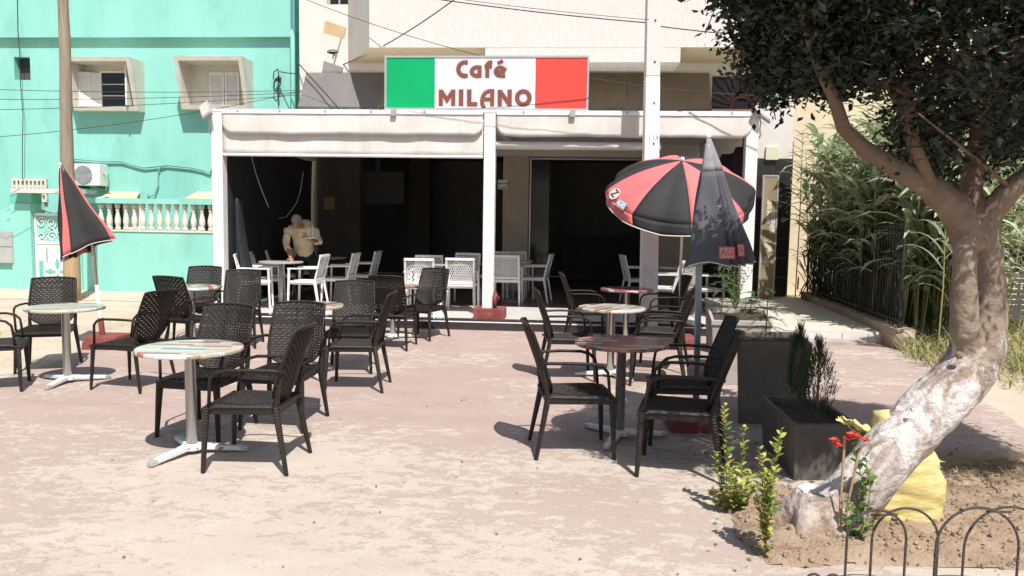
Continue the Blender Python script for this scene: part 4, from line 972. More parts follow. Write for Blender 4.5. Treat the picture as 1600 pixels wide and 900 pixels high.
mx_ = fthing('meter_box', 'pair of grey meter boxes marked 050 on the garden wall at the left edge', 'meter box')
m0 = FA(-14, 410, GB); m1_ = FA(23, 361, GB); zm_ = (m0[1] + m1_[1]) / 2
MB().span(m0[0], m1_[0], GB - .09, GB - .001, m0[1], zm_ - .006).build('box', M['meter'], mx_, bevel=.006); MB().span(m0[0], m1_[0], GB - .09, GB - .001, zm_ + .006, m1_[1]).build('box', M['meter'], mx_, bevel=.006)
me = text_mesh('050', .11, M['greybox']); inst(me, 'lettering', mx_, Matrix.Translation((FA(7, 369, GB)[0], GB - .092, FA(7, 369, GB)[1])) @ Matrix.Rotation(R(90), 4, 'X'))
jb = fthing('junction_box', 'white junction box with wires under the gate slab', 'junction box'); j0 = FA(51, 329, HB - .1); j1 = FA(66, 315, HB - .1)
MB().span(j0[0], j1[0], HB - .14, HB - .002, j0[1], j1[1]).build('box', M['plaster'], jb); MB().tube(fpath([(60, 326), (70, 330), (85, 334), (100, 330)], HB - .16), .012, 5).build('wire', M['cable'], jb)
rk = MB().blob((0, 0, .13), (.17, .15, .15), 9); o = rk.build('garden_stone', M['concrete'], smooth=True); o.location = G(137, 452); tag(o, 'rounded grey stone at the foot of the turquoise wall right of the wooden pole', 'stone')

# --- cream building on the right behind the reeds
yb = fthing('yellow_building', 'pale yellow building standing behind the reeds on the right', 'building')
YB = 7.0
wa = MB(); wall(wa, ax(1236, YB, 200), 22, 0, 10, YB, YB + .3, [(ax(1560, YB, 200), ax(1600, YB, 200), zy(200, YB, 1580), zy(135, YB, 1580))]); wa.build('wall', M['yellowwall'], yb)
q0 = FA(1560, 200, YB); q1 = FA(1600, 135, YB); wi = MB().span(q0[0], q1[0], YB + .15, YB + .18, q0[1], q1[1]).build('window', M['whiteplastic'], yb)
for k in range(9): MB().span(q0[0], q1[0], YB + .12, YB + .149, q0[1] + (q1[1] - q0[1]) * k / 9 + .01, q0[1] + (q1[1] - q0[1]) * (k + 1) / 9 - .02).build('shutter_slat', M['whiteplastic'], wi)
wg = thing('slatted_gate', (0, 0, 0), 'white slatted gate with iron circles, seen right of the trunk through the reeds', 'gate')
e0 = D(1553, 450, 13.5); e1 = D(1660, 375, 13.5)
gm = MB().box((0, 0, 0), (e1.x - e0.x, .02, .075)).mesh('slat', M['white'])
nz = int((e1.z - 0.05) / .09)
for k in range(nz): inst(gm, 'slat', wg, Matrix.Translation(((e0.x + e1.x) / 2, 13.5, .1 + k * .09)))
mb = MB(); mb.box((e0.x - .03, 13.5, e1.z / 2), (.06, .08, e1.z + .1)); mb.box((e1.x + .03, 13.5, e1.z / 2), (.06, .08, e1.z + .1)); mb.box(((e0.x + e1.x) / 2, 13.5, e1.z + .02), (e1.x - e0.x, .06, .06)); mb.build('frame', M['white'], wg)
for k in range(3):
    c_ = Vector((e0.x + .25 + k * .4, 13.45, (e0.z + e1.z) / 2)); mb = MB().tube([c_ + Vector((math.cos(2 * math.pi * q / 18) * .14, 0, math.sin(2 * math.pi * q / 18) * .14)) for q in range(19)], .012, 5)
    mb.tube([c_ + Vector((0, 0, .14)), c_ + Vector((0, 0, .5))], .01, 5); mb.tube([c_ - Vector((0, 0, .14)), c_ - Vector((0, 0, .6))], .01, 5); mb.build('iron_circle', M['iron'], wg)

# --- side fence
F0 = FP(5.95, 4.45); F1 = G(1398, 546) + Vector((.12, 0, 0)); fd = (F1 - F0); FLn = fd.length; fd.normalize(); fz_ = math.atan2(fd.y, fd.x)
fe = thing('iron_fence', F0, 'black iron bar fence on a low beige wall between the entrance and the reeds', 'fence', fz_)
bw = MB(); bw.span(0, FLn, -.13, .13, 0, .27); bw.tube([(FLn - .01, -.0, .13), (FLn + .12, 0, .10)], [.14, .10], 12); bw.build('base_wall', mat('beige_kerb', (.42, .34, .25), (.34, .27, .2), scale=4, rough=.95, bump=.4, stain=(.22, .18, .13), sscale=3), fe)
MB().span(0, FLn - .1, -.015, .015, 1.60, 1.63).build('rail', M['iron'], fe); MB().span(0, FLn - .1, -.012, .012, .34, .365).build('rail', M['iron'], fe)
bar = MB().span(-.009, .009, -.009, .009, .272, 1.66).mesh('bar', M['iron'])
k = 0
while k * .125 < FLn - .1: inst(bar, 'bar', fe, Matrix.Translation((k * .125 + .02, .0252, 0))); k += 1
for f in (0.02, .33, .66, .98): MB().span(FLn * f - .014, FLn * f + .014, -.045, -.0155, .272, 1.68).build('post', M['iron'], fe)

# --- poles
wp = G(113, 470); t = thing('wooden_pole', wp, 'weathered wooden utility pole with a tan lower part, behind the closed red and black parasol', 'utility pole')
def knot(z): return .5 * math.exp(-((z - 2.55) / .05) ** 2) + .5 * math.exp(-((z - 4.7) / .06) ** 2) + .35 * math.exp(-((z - 3.6) / .05) ** 2)
tpx = D(98, 0, wp.y); dx = (tpx.x - wp.x) / tpx.z
def pp(z): return (dx * z + .012 * math.sin(z * 1.7), 0, z)
zs = [1.22 + k * .09 for k in range(76)]
MB().tube([pp(z) for z in zs], [(.125 - .0085 * (z - 1.2)) * (1 + .16 * knot(z) + .02 * math.sin(z * 7)) for z in zs], 14).build('shaft', M['wood'], t, smooth=True)
zs = [0, .3, .6, .9, 1.1, 1.24]; MB().tube([pp(z) for z in zs], [.15, .148, .146, .142, .138, .134], 14).build('foot', M['woodlow'], t, smooth=True)
MB().box((pp(5.9)[0] + .03, -.11, 5.85), (.05, .03, .3)).build('clamp', M['rebar'], t)
sp0 = D(1013, 470, 11.2); tp = D(1020.5, 0, 11.2); t = thing('street_pole', (sp0.x, 11.2, 0), 'square concrete street pole, white painted low down and bare grey above', 'street pole')
dx = (tp.x - sp0.x) / (tp.z - sp0.z); zc_ = D(1018, 121, 11.2).z
def sq(z0_, z1_): 
    def w(z): return .235 - .011 * z
    mb = MB(); mb.bar((dx * (z0_ - sp0.z), 0, z0_), (dx * (z1_ - sp0.z), 0, z1_), w(z0_), w(z0_), up=Vector((0, 1, 0)), w2=w(z1_), h2=w(z1_)); return mb
sq(0, zc_).build('painted_shaft', M['peeled'], t, bevel=.012); sq(zc_, 8).build('bare_shaft', M['greypole'], t, bevel=.012)
hm = MB()
for k in range(9): z = 1.6 + k * .55; hm.box((dx * (z - sp0.z) + .02, -.121 + .0055 * z, z), (.022, .012, .022))
hm.build('bolt_hole', M['rebar'], t)
me = text_mesh('114', .1, M['greybox']); inst(me, 'lettering', t, Matrix.Translation((dx * 1.1, -.1185 + .0055 * 2.8, 2.78)) @ Matrix.Rotation(R(90), 4, 'X'))

# --- wires
def wire(p, q, sag, r, lab, n=16):
    p, q = Vector(p), Vector(q); mid = [p.lerp(q, k / n) - Vector((0, 0, sag * 4 * (k / n) * (1 - k / n))) for k in range(n + 1)]
    o = MB().tube(mid, r, 5).build('overhead_cable', M['cable']); tag(o, lab, 'cable'); return o
wire(D(560, -20, 11.2), D(1015, 36, 11.32), .04, .008, 'black overhead cable running right to the street pole, lower of the pair')
wire(D(1022, 40, 11.32), D(1400, 62, 10.5), .06, .008, 'black overhead cable leaving the street pole into the tree')
wire(D(560, -25, 11.2), D(1015, 31, 10.9), .04, .004, 'thin overhead cable running right to the street pole, upper of the pair')
wire(D(735, -20, 12.5), FP(FA(545, 97, 4.4)[0], 4.4, FA(545, 97, 4.4)[1]), .10, .010, 'black cable dropping from the top of the photo to the cream wall corner')
wire(FP(FA(545, 97, 4.4)[0], 4.4, FA(545, 97, 4.4)[1]), FP(FA(437, 112, 5.8)[0], 5.8, FA(437, 112, 5.8)[1]), .12, .011, 'black cable sagging from the cream wall corner to the bundle on the turquoise wall')
wire(FP(FA(467, 100, 4.4)[0], 4.4, FA(467, 100, 4.4)[1]), FP(FA(531, 171, 3.7)[0], 3.7, FA(531, 171, 3.7)[1]), .0, .012, 'black cable crossing the left grey blind diagonally')
wire(D(470, -4, 15.5), D(1190, 150, 13.2), .35, .006, 'thin grey cable slanting down across the cream bay behind the sign')
for (y0, y1, lab) in ((139, 143, 'highest'), (155, 146, 'second'), (172, 150, 'third')):
    wire(D(-30, y0, 15.5), FP(FA(472, y1 - 2, 4.3)[0], 4.3, FA(472, y1 - 2, 4.3)[1]), .05, .006, 'thin overhead cable across the turquoise house windows, %s of four' % lab)
wire(D(-30, 216, 15.5), FP(FA(475, 142, 4.3)[0], 4.3, FA(475, 142, 4.3)[1]), .12, .006, 'thin overhead cable across the turquoise house windows, lowest of four')
o = MB().tube([(x, HB - .14, z) for x, z in [FA(*p, HB - .14) for p in ((27, -10), (28, 50), (31, 90), (32, 130), (36, 180), (35, 225), (35, 280))]], .009, 5).build('wall_cable', M['cable']); o.location = FL; o.rotation_euler.z = FROT; tag(o, 'thin cable running down the turquoise wall beside the small square window', 'cable')

# ------------------------------------------------------------------ parasols
def base_block(t, c, w, h): MB().box((c[0], c[1], h / 2), (w, w, h), taper=1.06).build('base', M['red'], t, bevel=.015)
def closed_parasol(t, A, Bc, Rx, Ry, cols, capm=None, hem=M['piping'], nl=8, fold=.42, skew=None, rot0=0, cap_t=.3, bounds=None):
    bd_ = [R(q) for q in bounds] if bounds else [2 * math.pi * k / nl for k in range(nl + 1)]
    A, Bc = Vector(A), Vector(Bc); ax_ = (Bc - A); L_ = ax_.length; w = ax_.normalized(); ux = Vector((1, 0, 0)); ux = (ux - w * ux.dot(w)).normalized(); uy = w.cross(ux)
    def surf(th, s):                          # s 0 apex .. 1 hem
        i_ = max(k for k in range(len(bd_) - 1) if bd_[k] <= th + 1e-6 or k == 0); f_ = min(1, max(0, (th - bd_[i_]) / (bd_[i_ + 1] - bd_[i_]))); rib = 1 - math.sin(math.pi * f_); prof = (.04 + .96 * s ** .95) * (1 + .05 * math.sin(s * 9 + th * 3))
        r = prof * (1 - fold * (1 - rib) * min(1, s * 2.2)) * (1 + .12 * math.sin(3 * th + 1.3))
        ext = 1 + (skew(th) if skew else 0) * s * s - .022 * (1 - rib) * s
        return A + w * (L_ * s * ext) + ux * (r * Rx * math.cos(th + rot0)) + uy * (r * Ry * math.sin(th + rot0))
    for k in range(len(bd_) - 1):
        t0_ = bd_[k]; t1_ = bd_[k + 1] - 1e-5
        s0 = cap_t if capm else 0
        pn = MB(); pn.grid(lambda u, v: surf(t0_ + (t1_ - t0_) * u, s0 + (1 - s0) * v), 12, 16); po = pn.build('panel', cols[k % len(cols)], t, smooth=True, solid=.003)
        if capm: cp = MB(); cp.grid(lambda u, v: surf(t0_ + (t1_ - t0_) * u, s0 * v) , 12, 6); cp.build('cap_panel', capm, t, smooth=True, solid=.003)
        MB().tube([surf(t0_ + (t1_ - t0_) * q / 14, 1) for q in range(15)], .006, 5).build('piping', hem, po)
        MB().tube([A + w * (.06 * L_), (A + w * (.5 * L_)) + (surf(t0_, .5) - (A + w * .5 * L_)) * .8, surf(t0_, .97) * .93 + (A + w * .97 * L_) * .07], .004, 4).build('rib', M['iron'], t)
    return surf, w
# left: closed red and black, leaning
bs = G(168, 543); t = thing('closed_parasol', bs, 'leaning closed red and black parasol in a red block, left by the wooden pole', 'parasol')
def loc_(px, py, dy=0): return D(px, py, bs.y + dy) - bs
base_block(t, (0, 0), .40, .16)
MB().tube([loc_(160, 522) * 1.0, loc_(157, 497)], .034, 12).build('socket', M['red'], t)
q = loc_(160, 522); q.z = .16
MB().tube([q, loc_(157, 497), loc_(151, 445)], .022, 10).build('lower_pole', M['white'], t, smooth=True)
MB().tube([loc_(151, 445), loc_(146, 400), loc_(140, 360), loc_(96, 258)], .022, 10).build('pole', M['chrome'], t, smooth=True)
MB().tube([loc_(96, 262), loc_(93, 254)], [.02, .012], 8).build('finial', M['white'], t)
closed_parasol(t, loc_(95.5, 259), loc_(131, 388), .36, .22, [M['coral'], M['blackcloth'], M['coral'], M['blackcloth'], M['coral'], M['blackcloth'], M['coral'], M['blackcloth'], M['coral']], fold=.30, skew=lambda th: .04 - .06 * math.cos(th), rot0=0, bounds=[0, 15, 96, 110, 174, 196, 235, 260, 330, 360])
# right: closed slate one
bs = G(1086, 668); t = thing('closed_parasol', bs, 'closed slate grey parasol with faded pale top, standing before the open one', 'parasol')
base_block(t, (-.04, 0), .36, .13)
MB().tube([(0, 0, .13), loc_(1092, 425), loc_(1107, 225)], .026, 12).build('pole', mat('blue_grey_pole', (.25, .28, .34), (.3, .33, .38), rough=.4, metal=.3), t, smooth=True)
MB().blob(loc_(1107, 213), .02, 8).build('finial', M['white'], t)
surf, wdir = closed_parasol(t, loc_(1107, 214), loc_(1119, 414), .275, .2, [M['greycloth']], capm=M['palecloth'], fold=.34, skew=lambda th: .02 * math.sin(th * 2), rot0=0, cap_t=.27, bounds=[0, 20, 38, 56, 74, 152, 200, 245, 290, 325, 360])
def sticker(txt, px, py, size, dy, rz=0, tilt=0, frame=True):
    c_ = loc_(px, py, dy); rot = Matrix.Translation(c_) @ Euler((R(90 - 8), R(tilt), R(rz))).to_matrix().to_4x4()
    me = text_mesh(txt, size, M['signred'], .0005); o = inst(me, 'lettering', t, rot)
    if frame:
        w_, h_ = size * .82 * len(txt), size * 1.15; f = MB(); f.box((0, 0, -.002), (w_, h_, .002)); f.build('label_patch', mat('patch_grey', (.42, .38, .39), rough=.8), t).matrix_local = rot
        e = MB()
        for sy in (-1, 1): e.box((0, sy * h_ / 2, -.001), (w_ + .008, .008, .003))
        e.box((-w_ / 2, 0, -.001), (.008, h_ - .008, .003)); e.box((w_ / 2, 0, -.001), (.008, h_ - .008, .003)); e.build('label_border', M['signred'], t).matrix_local = rot
sticker('AG', 1136, 395, .075, -.245, 12); sticker('A', 1158, 391, .075, -.15, 30)
for px_, py_ in ((1121, 322), (1137, 330), (1122, 345)):
    rot = Matrix.Translation(loc_(px_, py_, -.20)) @ Euler((R(82), 0, R(12))).to_matrix().to_4x4(); MB().box((0, 0, 0), (.05, .012, .002)).build('faded_print', M['palecloth'], t).matrix_local = rot
# open red and black
bs = Vector((2.18, 10.35, 0)); t = thing('open_parasol', bs, 'open parasol with alternating coral and black panels tilted toward the plaza', 'parasol')
base_block(t, (0, 0), .42, .16)
hubp = loc_(1066, 251, .15); tilt = Matrix.Translation(hubp) @ Euler((R(27), R(-4), R(2))).to_matrix().to_4x4() @ Matrix.Rotation(R(-95), 4, 'Z')
MB().tube([(0, 0, .16), (0, 0, 1.5), (0.0, .0, 1.75), hubp - Vector((0, -.25, .42)), hubp], .019, 10).build('pole', M['chrome'], t, smooth=True)
RR, HH = .985, .42
def cano(th, s):                              # s 0 hub .. 1 rim .. 1.14 valance
    k = nlp / 2; rib = abs(math.cos(k * th)); sag = (1 - rib)
    if s <= 1:
        r = RR * math.sin(s * .95) / math.sin(.95) * (1 - .075 * sag * s); z = -HH * (.45 * s + .55 * (1 - math.cos(s * .95)) / (1 - math.cos(.95))) - .035 * sag * s
    else:
        f = (s - 1) / .14; r = RR * (1 - .075 * sag) - .02 * f; z = -HH - .035 * sag
        return tilt @ Vector((r * math.cos(th), r * math.sin(th), z)) - Vector((0, .03, .15 + .02 * sag)) * f
    return tilt @ Vector((r * math.cos(th), r * math.sin(th), z))
nlp = 8
for k in range(nlp):
    t0_ = 2 * math.pi * k / nlp; t1_ = 2 * math.pi * (k + 1) / nlp
    pn = MB(); pn.grid(lambda u, v: cano(t0_ + (t1_ - t0_) * u, v), 10, 12); po = pn.build('panel', M['blackcloth'] if k % 2 else M['coral'], t, smooth=True, solid=.003)
    vv = MB(); vv.grid(lambda u, v: cano(t0_ + (t1_ - t0_) * u, 1 + .14 * v), 10, 3); vv.build('valance', M['blackcloth'] if k % 2 else M['coral'], po, smooth=True, solid=.003)
    MB().tube([cano(t0_ + (t1_ - t0_) * q / 12, 1.14) for q in range(13)], .008, 5).build('piping', M['piping'], po)
    MB().tube([cano(t0_, .03) - Vector((0, 0, .01)), cano(t0_, .5) - Vector((0, 0, .015)), cano(t0_, .99) - Vector((0, 0, .015))], .005, 5).build('rib', M['chrome'], t)
    sl = tilt @ Vector((0, 0, -.42)); MB().tube([sl, cano(t0_, .5) - Vector((0, 0, .018))], .004, 4).build('strut', M['chrome'], t)
MB().blob(tilt @ Vector((0, 0, .02)), .03, 10).build('finial', M['white'], t)
OPEN = t
# print on the left coral panel: Z in a disc and AGRE
def on_canopy(th, s, roll):
    p = cano(th, s); du = (cano(th + .02, s) - cano(th - .02, s)).normalized(); dv = (cano(th, s - .02) - cano(th, s + .02)).normalized(); n_ = du.cross(dv).normalized()
    du = dv.cross(n_); return Matrix.Translation(p + n_ * .012) @ Matrix((du, dv, n_)).transposed().to_4x4() @ Matrix.Rotation(roll, 4, 'Z')
PZ = None
bestd = 1e9
inv = CM.inverted()
def proj(p): 
    c_ = inv @ p; return (CX + FPX * c_.x / -c_.z, CY - FPX * c_.y / -c_.z)
for k in range(nlp):
    if k % 2 == 0:
        th = 2 * math.pi * (k + .5) / nlp; x, y = proj(bs + cano(th, .9)); d_ = abs(x - 975) + abs(y - 320)
        if d_ < bestd: bestd = d_; PZ = th
mm = on_canopy(PZ - .17, .90, 0)
o = MB().lathe([(.085, 0), (.085, .004)], 24).build('print_disc', mat('print_pale', (.6, .5, .5), rough=.8), t); o.matrix_local = mm
inst(text_mesh('Z', .15, M['cable'], .001), 'lettering', t, mm @ Matrix.Translation((0, 0, .007)))
mm = on_canopy(PZ + .10, .95, 0)
o = MB().box((0, 0, 0), (.32, .11, .003)).build('print_patch', M['palecloth'], t); o.matrix_local = mm
inst(text_mesh('AGRE', .11, M['signwhite'], .001), 'lettering', t, mm @ Matrix.Translation((0, 0, .004)))
for k in range(nlp):
    x, y = proj(bs + cano(2 * math.pi * k / nlp, 1)); print('RIB', k, round(x), round(y), 'coral' if k % 2 else 'black')
# ------------------------------------------------------------------ the man
base = Vector((-3.55, 13.85, TZ)); man = thing('person', base, 'grey-haired man in a cream shirt and dark trousers bending over a table with a tray', 'person')
def mp_(px, py, Y): return D(px, py, Y) - base
hd = mp_(463.5, 346, 13.22); nk = mp_(469, 353, 13.40)
shL, elL, haL = mp_(450, 358, 13.48), mp_(446.5, 381, 13.36), mp_(454, 403, 13.17)
shR, elR, haR = mp_(491, 359, 13.50), mp_(499, 378, 13.44), mp_(487, 376, 13.16)
ch, wa_, hp = mp_(471, 366, 13.52), mp_(475, 386, 13.68), mp_(478, 400, 13.80)
hipL, hipR = hp + Vector((-.10, 0, -.02)), hp + Vector((.10, .02, -.02))
knL, knR = Vector((hipL.x - .01, hipL.y - .02, .50)), Vector((hipR.x + .02, hipR.y + .0, .50))
anL, anR = Vector((hipL.x - .02, hipL.y + .06, .08)), Vector((hipR.x + .04, hipR.y + .08, .08))
b = MB()
b.blob(hd, (.078, .095, .112), 16, rot=Euler((R(-62), 0, 0)).to_matrix())
fdir = Vector((-.05, -.42, -.90)).normalized(); fr_ = fdir.cross(Vector((0, 0, 1))).normalized(); fu = fr_.cross(fdir)
b.blob(hd + fdir * .095 - fu * .012, (.014, .02, .018), 8); b.blob(hd + fdir * .07 - fu * .06, (.035, .03, .03), 8)
for s_ in (-1, 1): b.blob(hd + fr_ * s_ * .078 - fu * .01, (.012, .022, .032), 8)
b.tube([hd - fu * .03, nk, nk + (ch - nk) * .3], [.055, .058, .07], 10)
b.tube([nk, ch, wa_, hp, hp - Vector((0, 0, .08))], [.06, .115, .12, .115, .10], 12)
b.tube([shL, shR], .045, 10)
for s_, e_, h_ in ((shL, elL, haL), (shR, elR, haR)):
    b.tube([s_, s_.lerp(e_, .5), e_, e_.lerp(h_, .5), h_], [.045, .043, .039, .035, .026], 10)
for h_, k_, a_ in ((hipL, knL, anL), (hipR, knR, anR)):
    b.tube([h_, h_.lerp(k_, .5), k_, k_.lerp(a_, .45), a_], [.09, .078, .056, .052, .036], 10)
def hand(w, dirn, side, up, curl, mb):
    """palm plus five fingers from wrist w"""
    dirn = dirn.normalized(); side = side.normalized(); mb.blob(w + dirn * .045, (.038, .045, .022), 10)
    for k, (o, L_) in enumerate(((-.030, .068), (-.010, .078), (.010, .073), (.029, .058))):
        p0 = w + dirn * .075 + side * o; p1 = p0 + dirn * L_ * .5 + up * curl * .35 * L_; p2 = p0 + dirn * L_ * .85 + side * o * .3 + up * curl * L_
        mb.tube([p0 - dirn * .02, p0, p1, p2], [.010, .0095, .009, .0075], 6)
    p0 = w + dirn * .03 - side * .032; mb.tube([p0, p0 - side * .028 + dirn * .025, p0 - side * .03 + dirn * .058], [.012, .0105, .008], 6)
hl = Vector((haL.x, haL.y, .742 + .055)); b.tube([haL, hl], [.026, .026], 8)
hand(hl, Vector((.35, -.75, -.50)), Vector((1, .35, 0)), Vector((0, 0, 1)), .15, b)
hand(haR, Vector((-.25, -.9, .25)), Vector((1, -.2, 0)), Vector((0, 0, 1)), .6, b)
body = b.build('body', M['skin'], man, remesh=.008, sm=2)
h = MB(); h.blob(hd - fdir * .014 + fu * .014, (.085, .101, .112), 16, rot=Euler((R(-62), 0, 0)).to_matrix())
ho = h.build('hair', M['hair'], man, smooth=True)
bm2 = bmesh.new(); bm2.from_mesh(ho.data)
bmesh.ops.delete(bm2, geom=[v for v in bm2.verts if (v.co - hd).dot(fdir) > .022 + .62 * max(0, (v.co - hd).dot(fu))], context='VERTS'); bm2.to_mesh(ho.data); bm2.free()
s = MB(); s.blob(mp_(477, 353, 13.60), (.135, .13, .11), 14); s.tube([nk + Vector((0, .02, -.0)), ch, ch.lerp(wa_, .5), wa_, wa_.lerp(hp, .6)], [.095, .160, .165, .160, .145], 16); s.tube([shL, ch + Vector((0, 0, .05)), shR], [.075, .12, .075], 12)
for s_, e_, h_ in ((shL, elL, haL), (shR, elR, haR)):
    s.tube([s_, s_.lerp(e_, .5), e_, e_.lerp(h_, .42)], [.072, .062, .056, .051], 12)
    q = e_.lerp(h_, .42); s.tube([e_.lerp(h_, .34), q], [.056, .058], 12)
so = s.build('shirt', M['shirt'], man, remesh=.012, sm=2)
for v in so.data.vertices:                    # cloth folds
    n_ = noise.noise(v.co * 9) * .016 + abs(noise.noise(Vector((v.co.x * 14, v.co.y * 14, v.co.z * 24)))) * -.014 + noise.noise(Vector((v.co.x * 22, v.co.y * 22, v.co.z * 7))) * .006; v.co += v.normal * n_
cl = MB(); cl.tube([nk + Vector((.05 * math.cos(a_), .03 + .06 * math.sin(a_), .01)) for a_ in [k * .7 for k in range(10)]], .014, 6); cl.build('collar', M['shirt'], man, smooth=True)
tr = MB(); tr.tube([wa_.lerp(hp, .5), hp, hp - Vector((0, 0, .08))], [.155, .165, .15], 14)
for h_, k_, a_ in ((hipL, knL, anL), (hipR, knR, anR)): tr.tube([h_, h_.lerp(k_, .5), k_, k_.lerp(a_, .5), a_ - Vector((0, 0, .03))], [.105, .094, .075, .068, .062], 12)
tr.build('trousers', M['trouser'], man, remesh=.012, sm=2)
for a_ in (anL, anR): MB().tube([a_ + Vector((0, .05, -.045)), a_ + Vector((0, -.05, -.04)), a_ + Vector((0, -.17, -.05))], [.035, .042, .030], 10, flat=.8).build('shoe', M['black'], man, smooth=True)
tc_ = haR + Vector((.02, -.075, .045)) + base
ty = thing('serving_tray', tc_, 'round steel tray held up in the right hand of the bending man', 'tray')
MB().lathe([(.16, 0), (.175, .012), (.172, .014), (.158, .004)], 28).build('tray', M['steeltray'], ty)
bt = thing('glass_bottle', tc_ + Vector((.02, 0, .006)), 'clear glass bottle standing on the serving tray', 'bottle'); MB().lathe([(.032, 0), (.034, .01), (.034, .12), (.014, .17), (.013, .21)], 14).build('bottle', M['glass'], bt, smooth=True)
gl = thing('drinking_glass', tc_ + Vector((-.115, -.01, .006)), 'small clear glass at the left end of the serving tray', 'glass'); MB().lathe([(.024, 0), (.03, .085), (.027, .085), (.021, .006)], 14).build('glass', M['glass'], gl, smooth=True)

# ------------------------------------------------------------------ planters
def planter(name, corners, zt_, zb_taper, m, label, th=.035, zsoil=.04):
    """open box from four top corners (world xy)"""
    c = sum((Vector((x, y)) for x, y in corners), Vector((0, 0))) / 4
    t = thing(name, (c.x, c.y, .004), label, 'planter'); P = [Vector((x, y)) - c for x, y in corners]; mb = MB(); n = 4
    rings = [([p * zb_taper for p in P], 0), ([p * 1.0 for p in P], zt_ - .05), ([p * 1.03 for p in P], zt_ - .048), ([p * 1.03 for p in P], zt_)]
    def ins(p, q, k): return p - p.normalized() * k
    rings += [([ins(p, 0, th * 1.4) for p in P], zt_), ([ins(p, 0, th * 1.6) for p in P], zt_ - .12)]
    vs = []; fs = []
    for r_, z_ in rings:
        for p in r_: vs.append((p.x, p.y, z_))
    for i in range(len(rings) - 1):
        for k in range(4): fs.append((i * 4 + k, i * 4 + (k + 1) % 4, (i + 1) * 4 + (k + 1) % 4, (i + 1) * 4 + k))
    fs.append((3, 2, 1, 0)); mb.add(vs, fs); mb.build('shell', M[m], t, bevel=.006)
    so_ = MB(); q = [ins(p, 0, th * 1.6) for p in P]
    def sf(u, v):
        a_ = q[0].lerp(q[1], u); b_ = q[3].lerp(q[2], u); p = a_.lerp(b_, v); return (p.x, p.y, zt_ - zsoil + .02 * noise.noise(Vector((p.x * 9, p.y * 9, 1))))
    so_.grid(sf, 14, 14); so_.build('soil', M['potsoil'], t, smooth=True); return t, c
zr1 = .37
c1_ = [G(*p, zr1) for p in ((1243, 665), (1342, 665), (1287, 627), (1190, 618))]
planter('planter', [(p.x, p.y) for p in c1_], zr1, .93, 'darkconcrete', 'low dark concrete planter nearest the camera, holding two small thujas')
zr2 = .68
c2_ = [G(*p, zr2) for p in ((1152, 535), (1268, 538), (1246, 519), (1154, 519))]
planter('planter', [(p.x, p.y) for p in c2_], zr2, .88, 'darkconcrete', 'tall dark concrete planter with a young araucaria, behind the low thuja planter')
c3_ = [G(*p, .66) for p in ((1113, 501), (1206, 503), (1196, 484), (1106, 482))]
planter('planter', [(p.x, p.y) for p in c3_], .66, .9, 'concrete', 'pale grey concrete planter with feathery green plants, behind the slate parasol')
c4_ = [(2.55, 9.7), (3.15, 9.75), (3.1, 10.35), (2.5, 10.3)]
planter('planter', c4_, .66, .9, 'concrete', 'pale planter farthest back, half hidden behind the right-hand chairs')
LM = {}
def leafmesh(key, L_, W_, m, fold=.25, droop=.15):
    if key not in LM:
        vs = [(0, 0, 0), (L_ * .35, W_ / 2, fold * W_ * .5), (L_ * .35, -W_ / 2, fold * W_ * .5), (L_ * .35, 0, 0), (L_ * .75, W_ * .38, fold * W_ * .4 - droop * L_ * .4), (L_ * .75, -W_ * .38, fold * W_ * .4 - droop * L_ * .4), (L_ * .75, 0, -droop * L_ * .4), (L_, 0, -droop * L_)]
        mb = MB().add(vs, [(0, 3, 1), (0, 2, 3), (1, 3, 6, 4), (3, 2, 5, 6), (4, 6, 7), (6, 5, 7)]); LM[key] = mb.mesh('leaf', m, True)
    return LM[key]
def orient(p, d, up=None, sc=1.0, roll=0):
    d = Vector(d).normalized(); up = Vector(up or (0, 0, 1)); 
    if abs(d.dot(up)) > .98: up = Vector((0, 1, 0))
    y = up.cross(d).normalized(); z = d.cross(y); return Matrix.Translation(p) @ Matrix((d, y, z)).transposed().to_4x4() @ Matrix.Rotation(roll, 4, 'X') @ Matrix.Scale(sc, 4)
# thujas
def thuja(px, py, h_, w_, lab, seed):
    rnd = random.Random(seed); p = G(px, py, .35); t = thing('thuja', (p.x, p.y, .33), lab, 'shrub')
    MB().tube([(0, 0, 0), (.005, 0, .12), (0, 0, h_ * .8)], [.010, .009, .003], 6).build('trunk', M['stem'], t)
    mb = MB()
    for k in range(420):
        z = .04 + (h_ - .06) * rnd.random() ** .85; an = rnd.random() * 6.283; f = z / h_; rad = w_ * math.sin(min(1, .18 + f * .95) * math.pi) ** .6 * (.25 + .75 * rnd.random() ** .5) * (1 + .25 * math.sin(an * 3 + z * 8))
        c_ = Vector((math.cos(an) * rad, math.sin(an) * rad, z)); d = Vector((math.cos(an) * .35 + rnd.uniform(-.2, .2), math.sin(an) * .35 + rnd.uniform(-.2, .2), 1)).normalized()
        L_ = rnd.uniform(.04, .085)
        for j in range(5):
            q = c_ + d * L_ * j / 4; s_ = Vector((rnd.uniform(-1, 1), rnd.uniform(-1, 1), .8)).normalized() * L_ * .38; w2 = d.cross(s_).normalized() * .0035
            mb.add([q - w2, q + w2, q + s_], [(0, 1, 2)])
        w2 = d.orthogonal().normalized() * .004; mb.add([c_ - w2, c_ + w2, c_ + d * L_ * 1.2], [(0, 1, 2)])
    mb.build('foliage', M['thuja'], t)
thuja(1246, 628, .56, .085, 'dark left thuja in the low planter, narrower and behind', 1); thuja(1275, 650, .52, .105, 'right thuja in the low planter, its bushy side in light', 2)
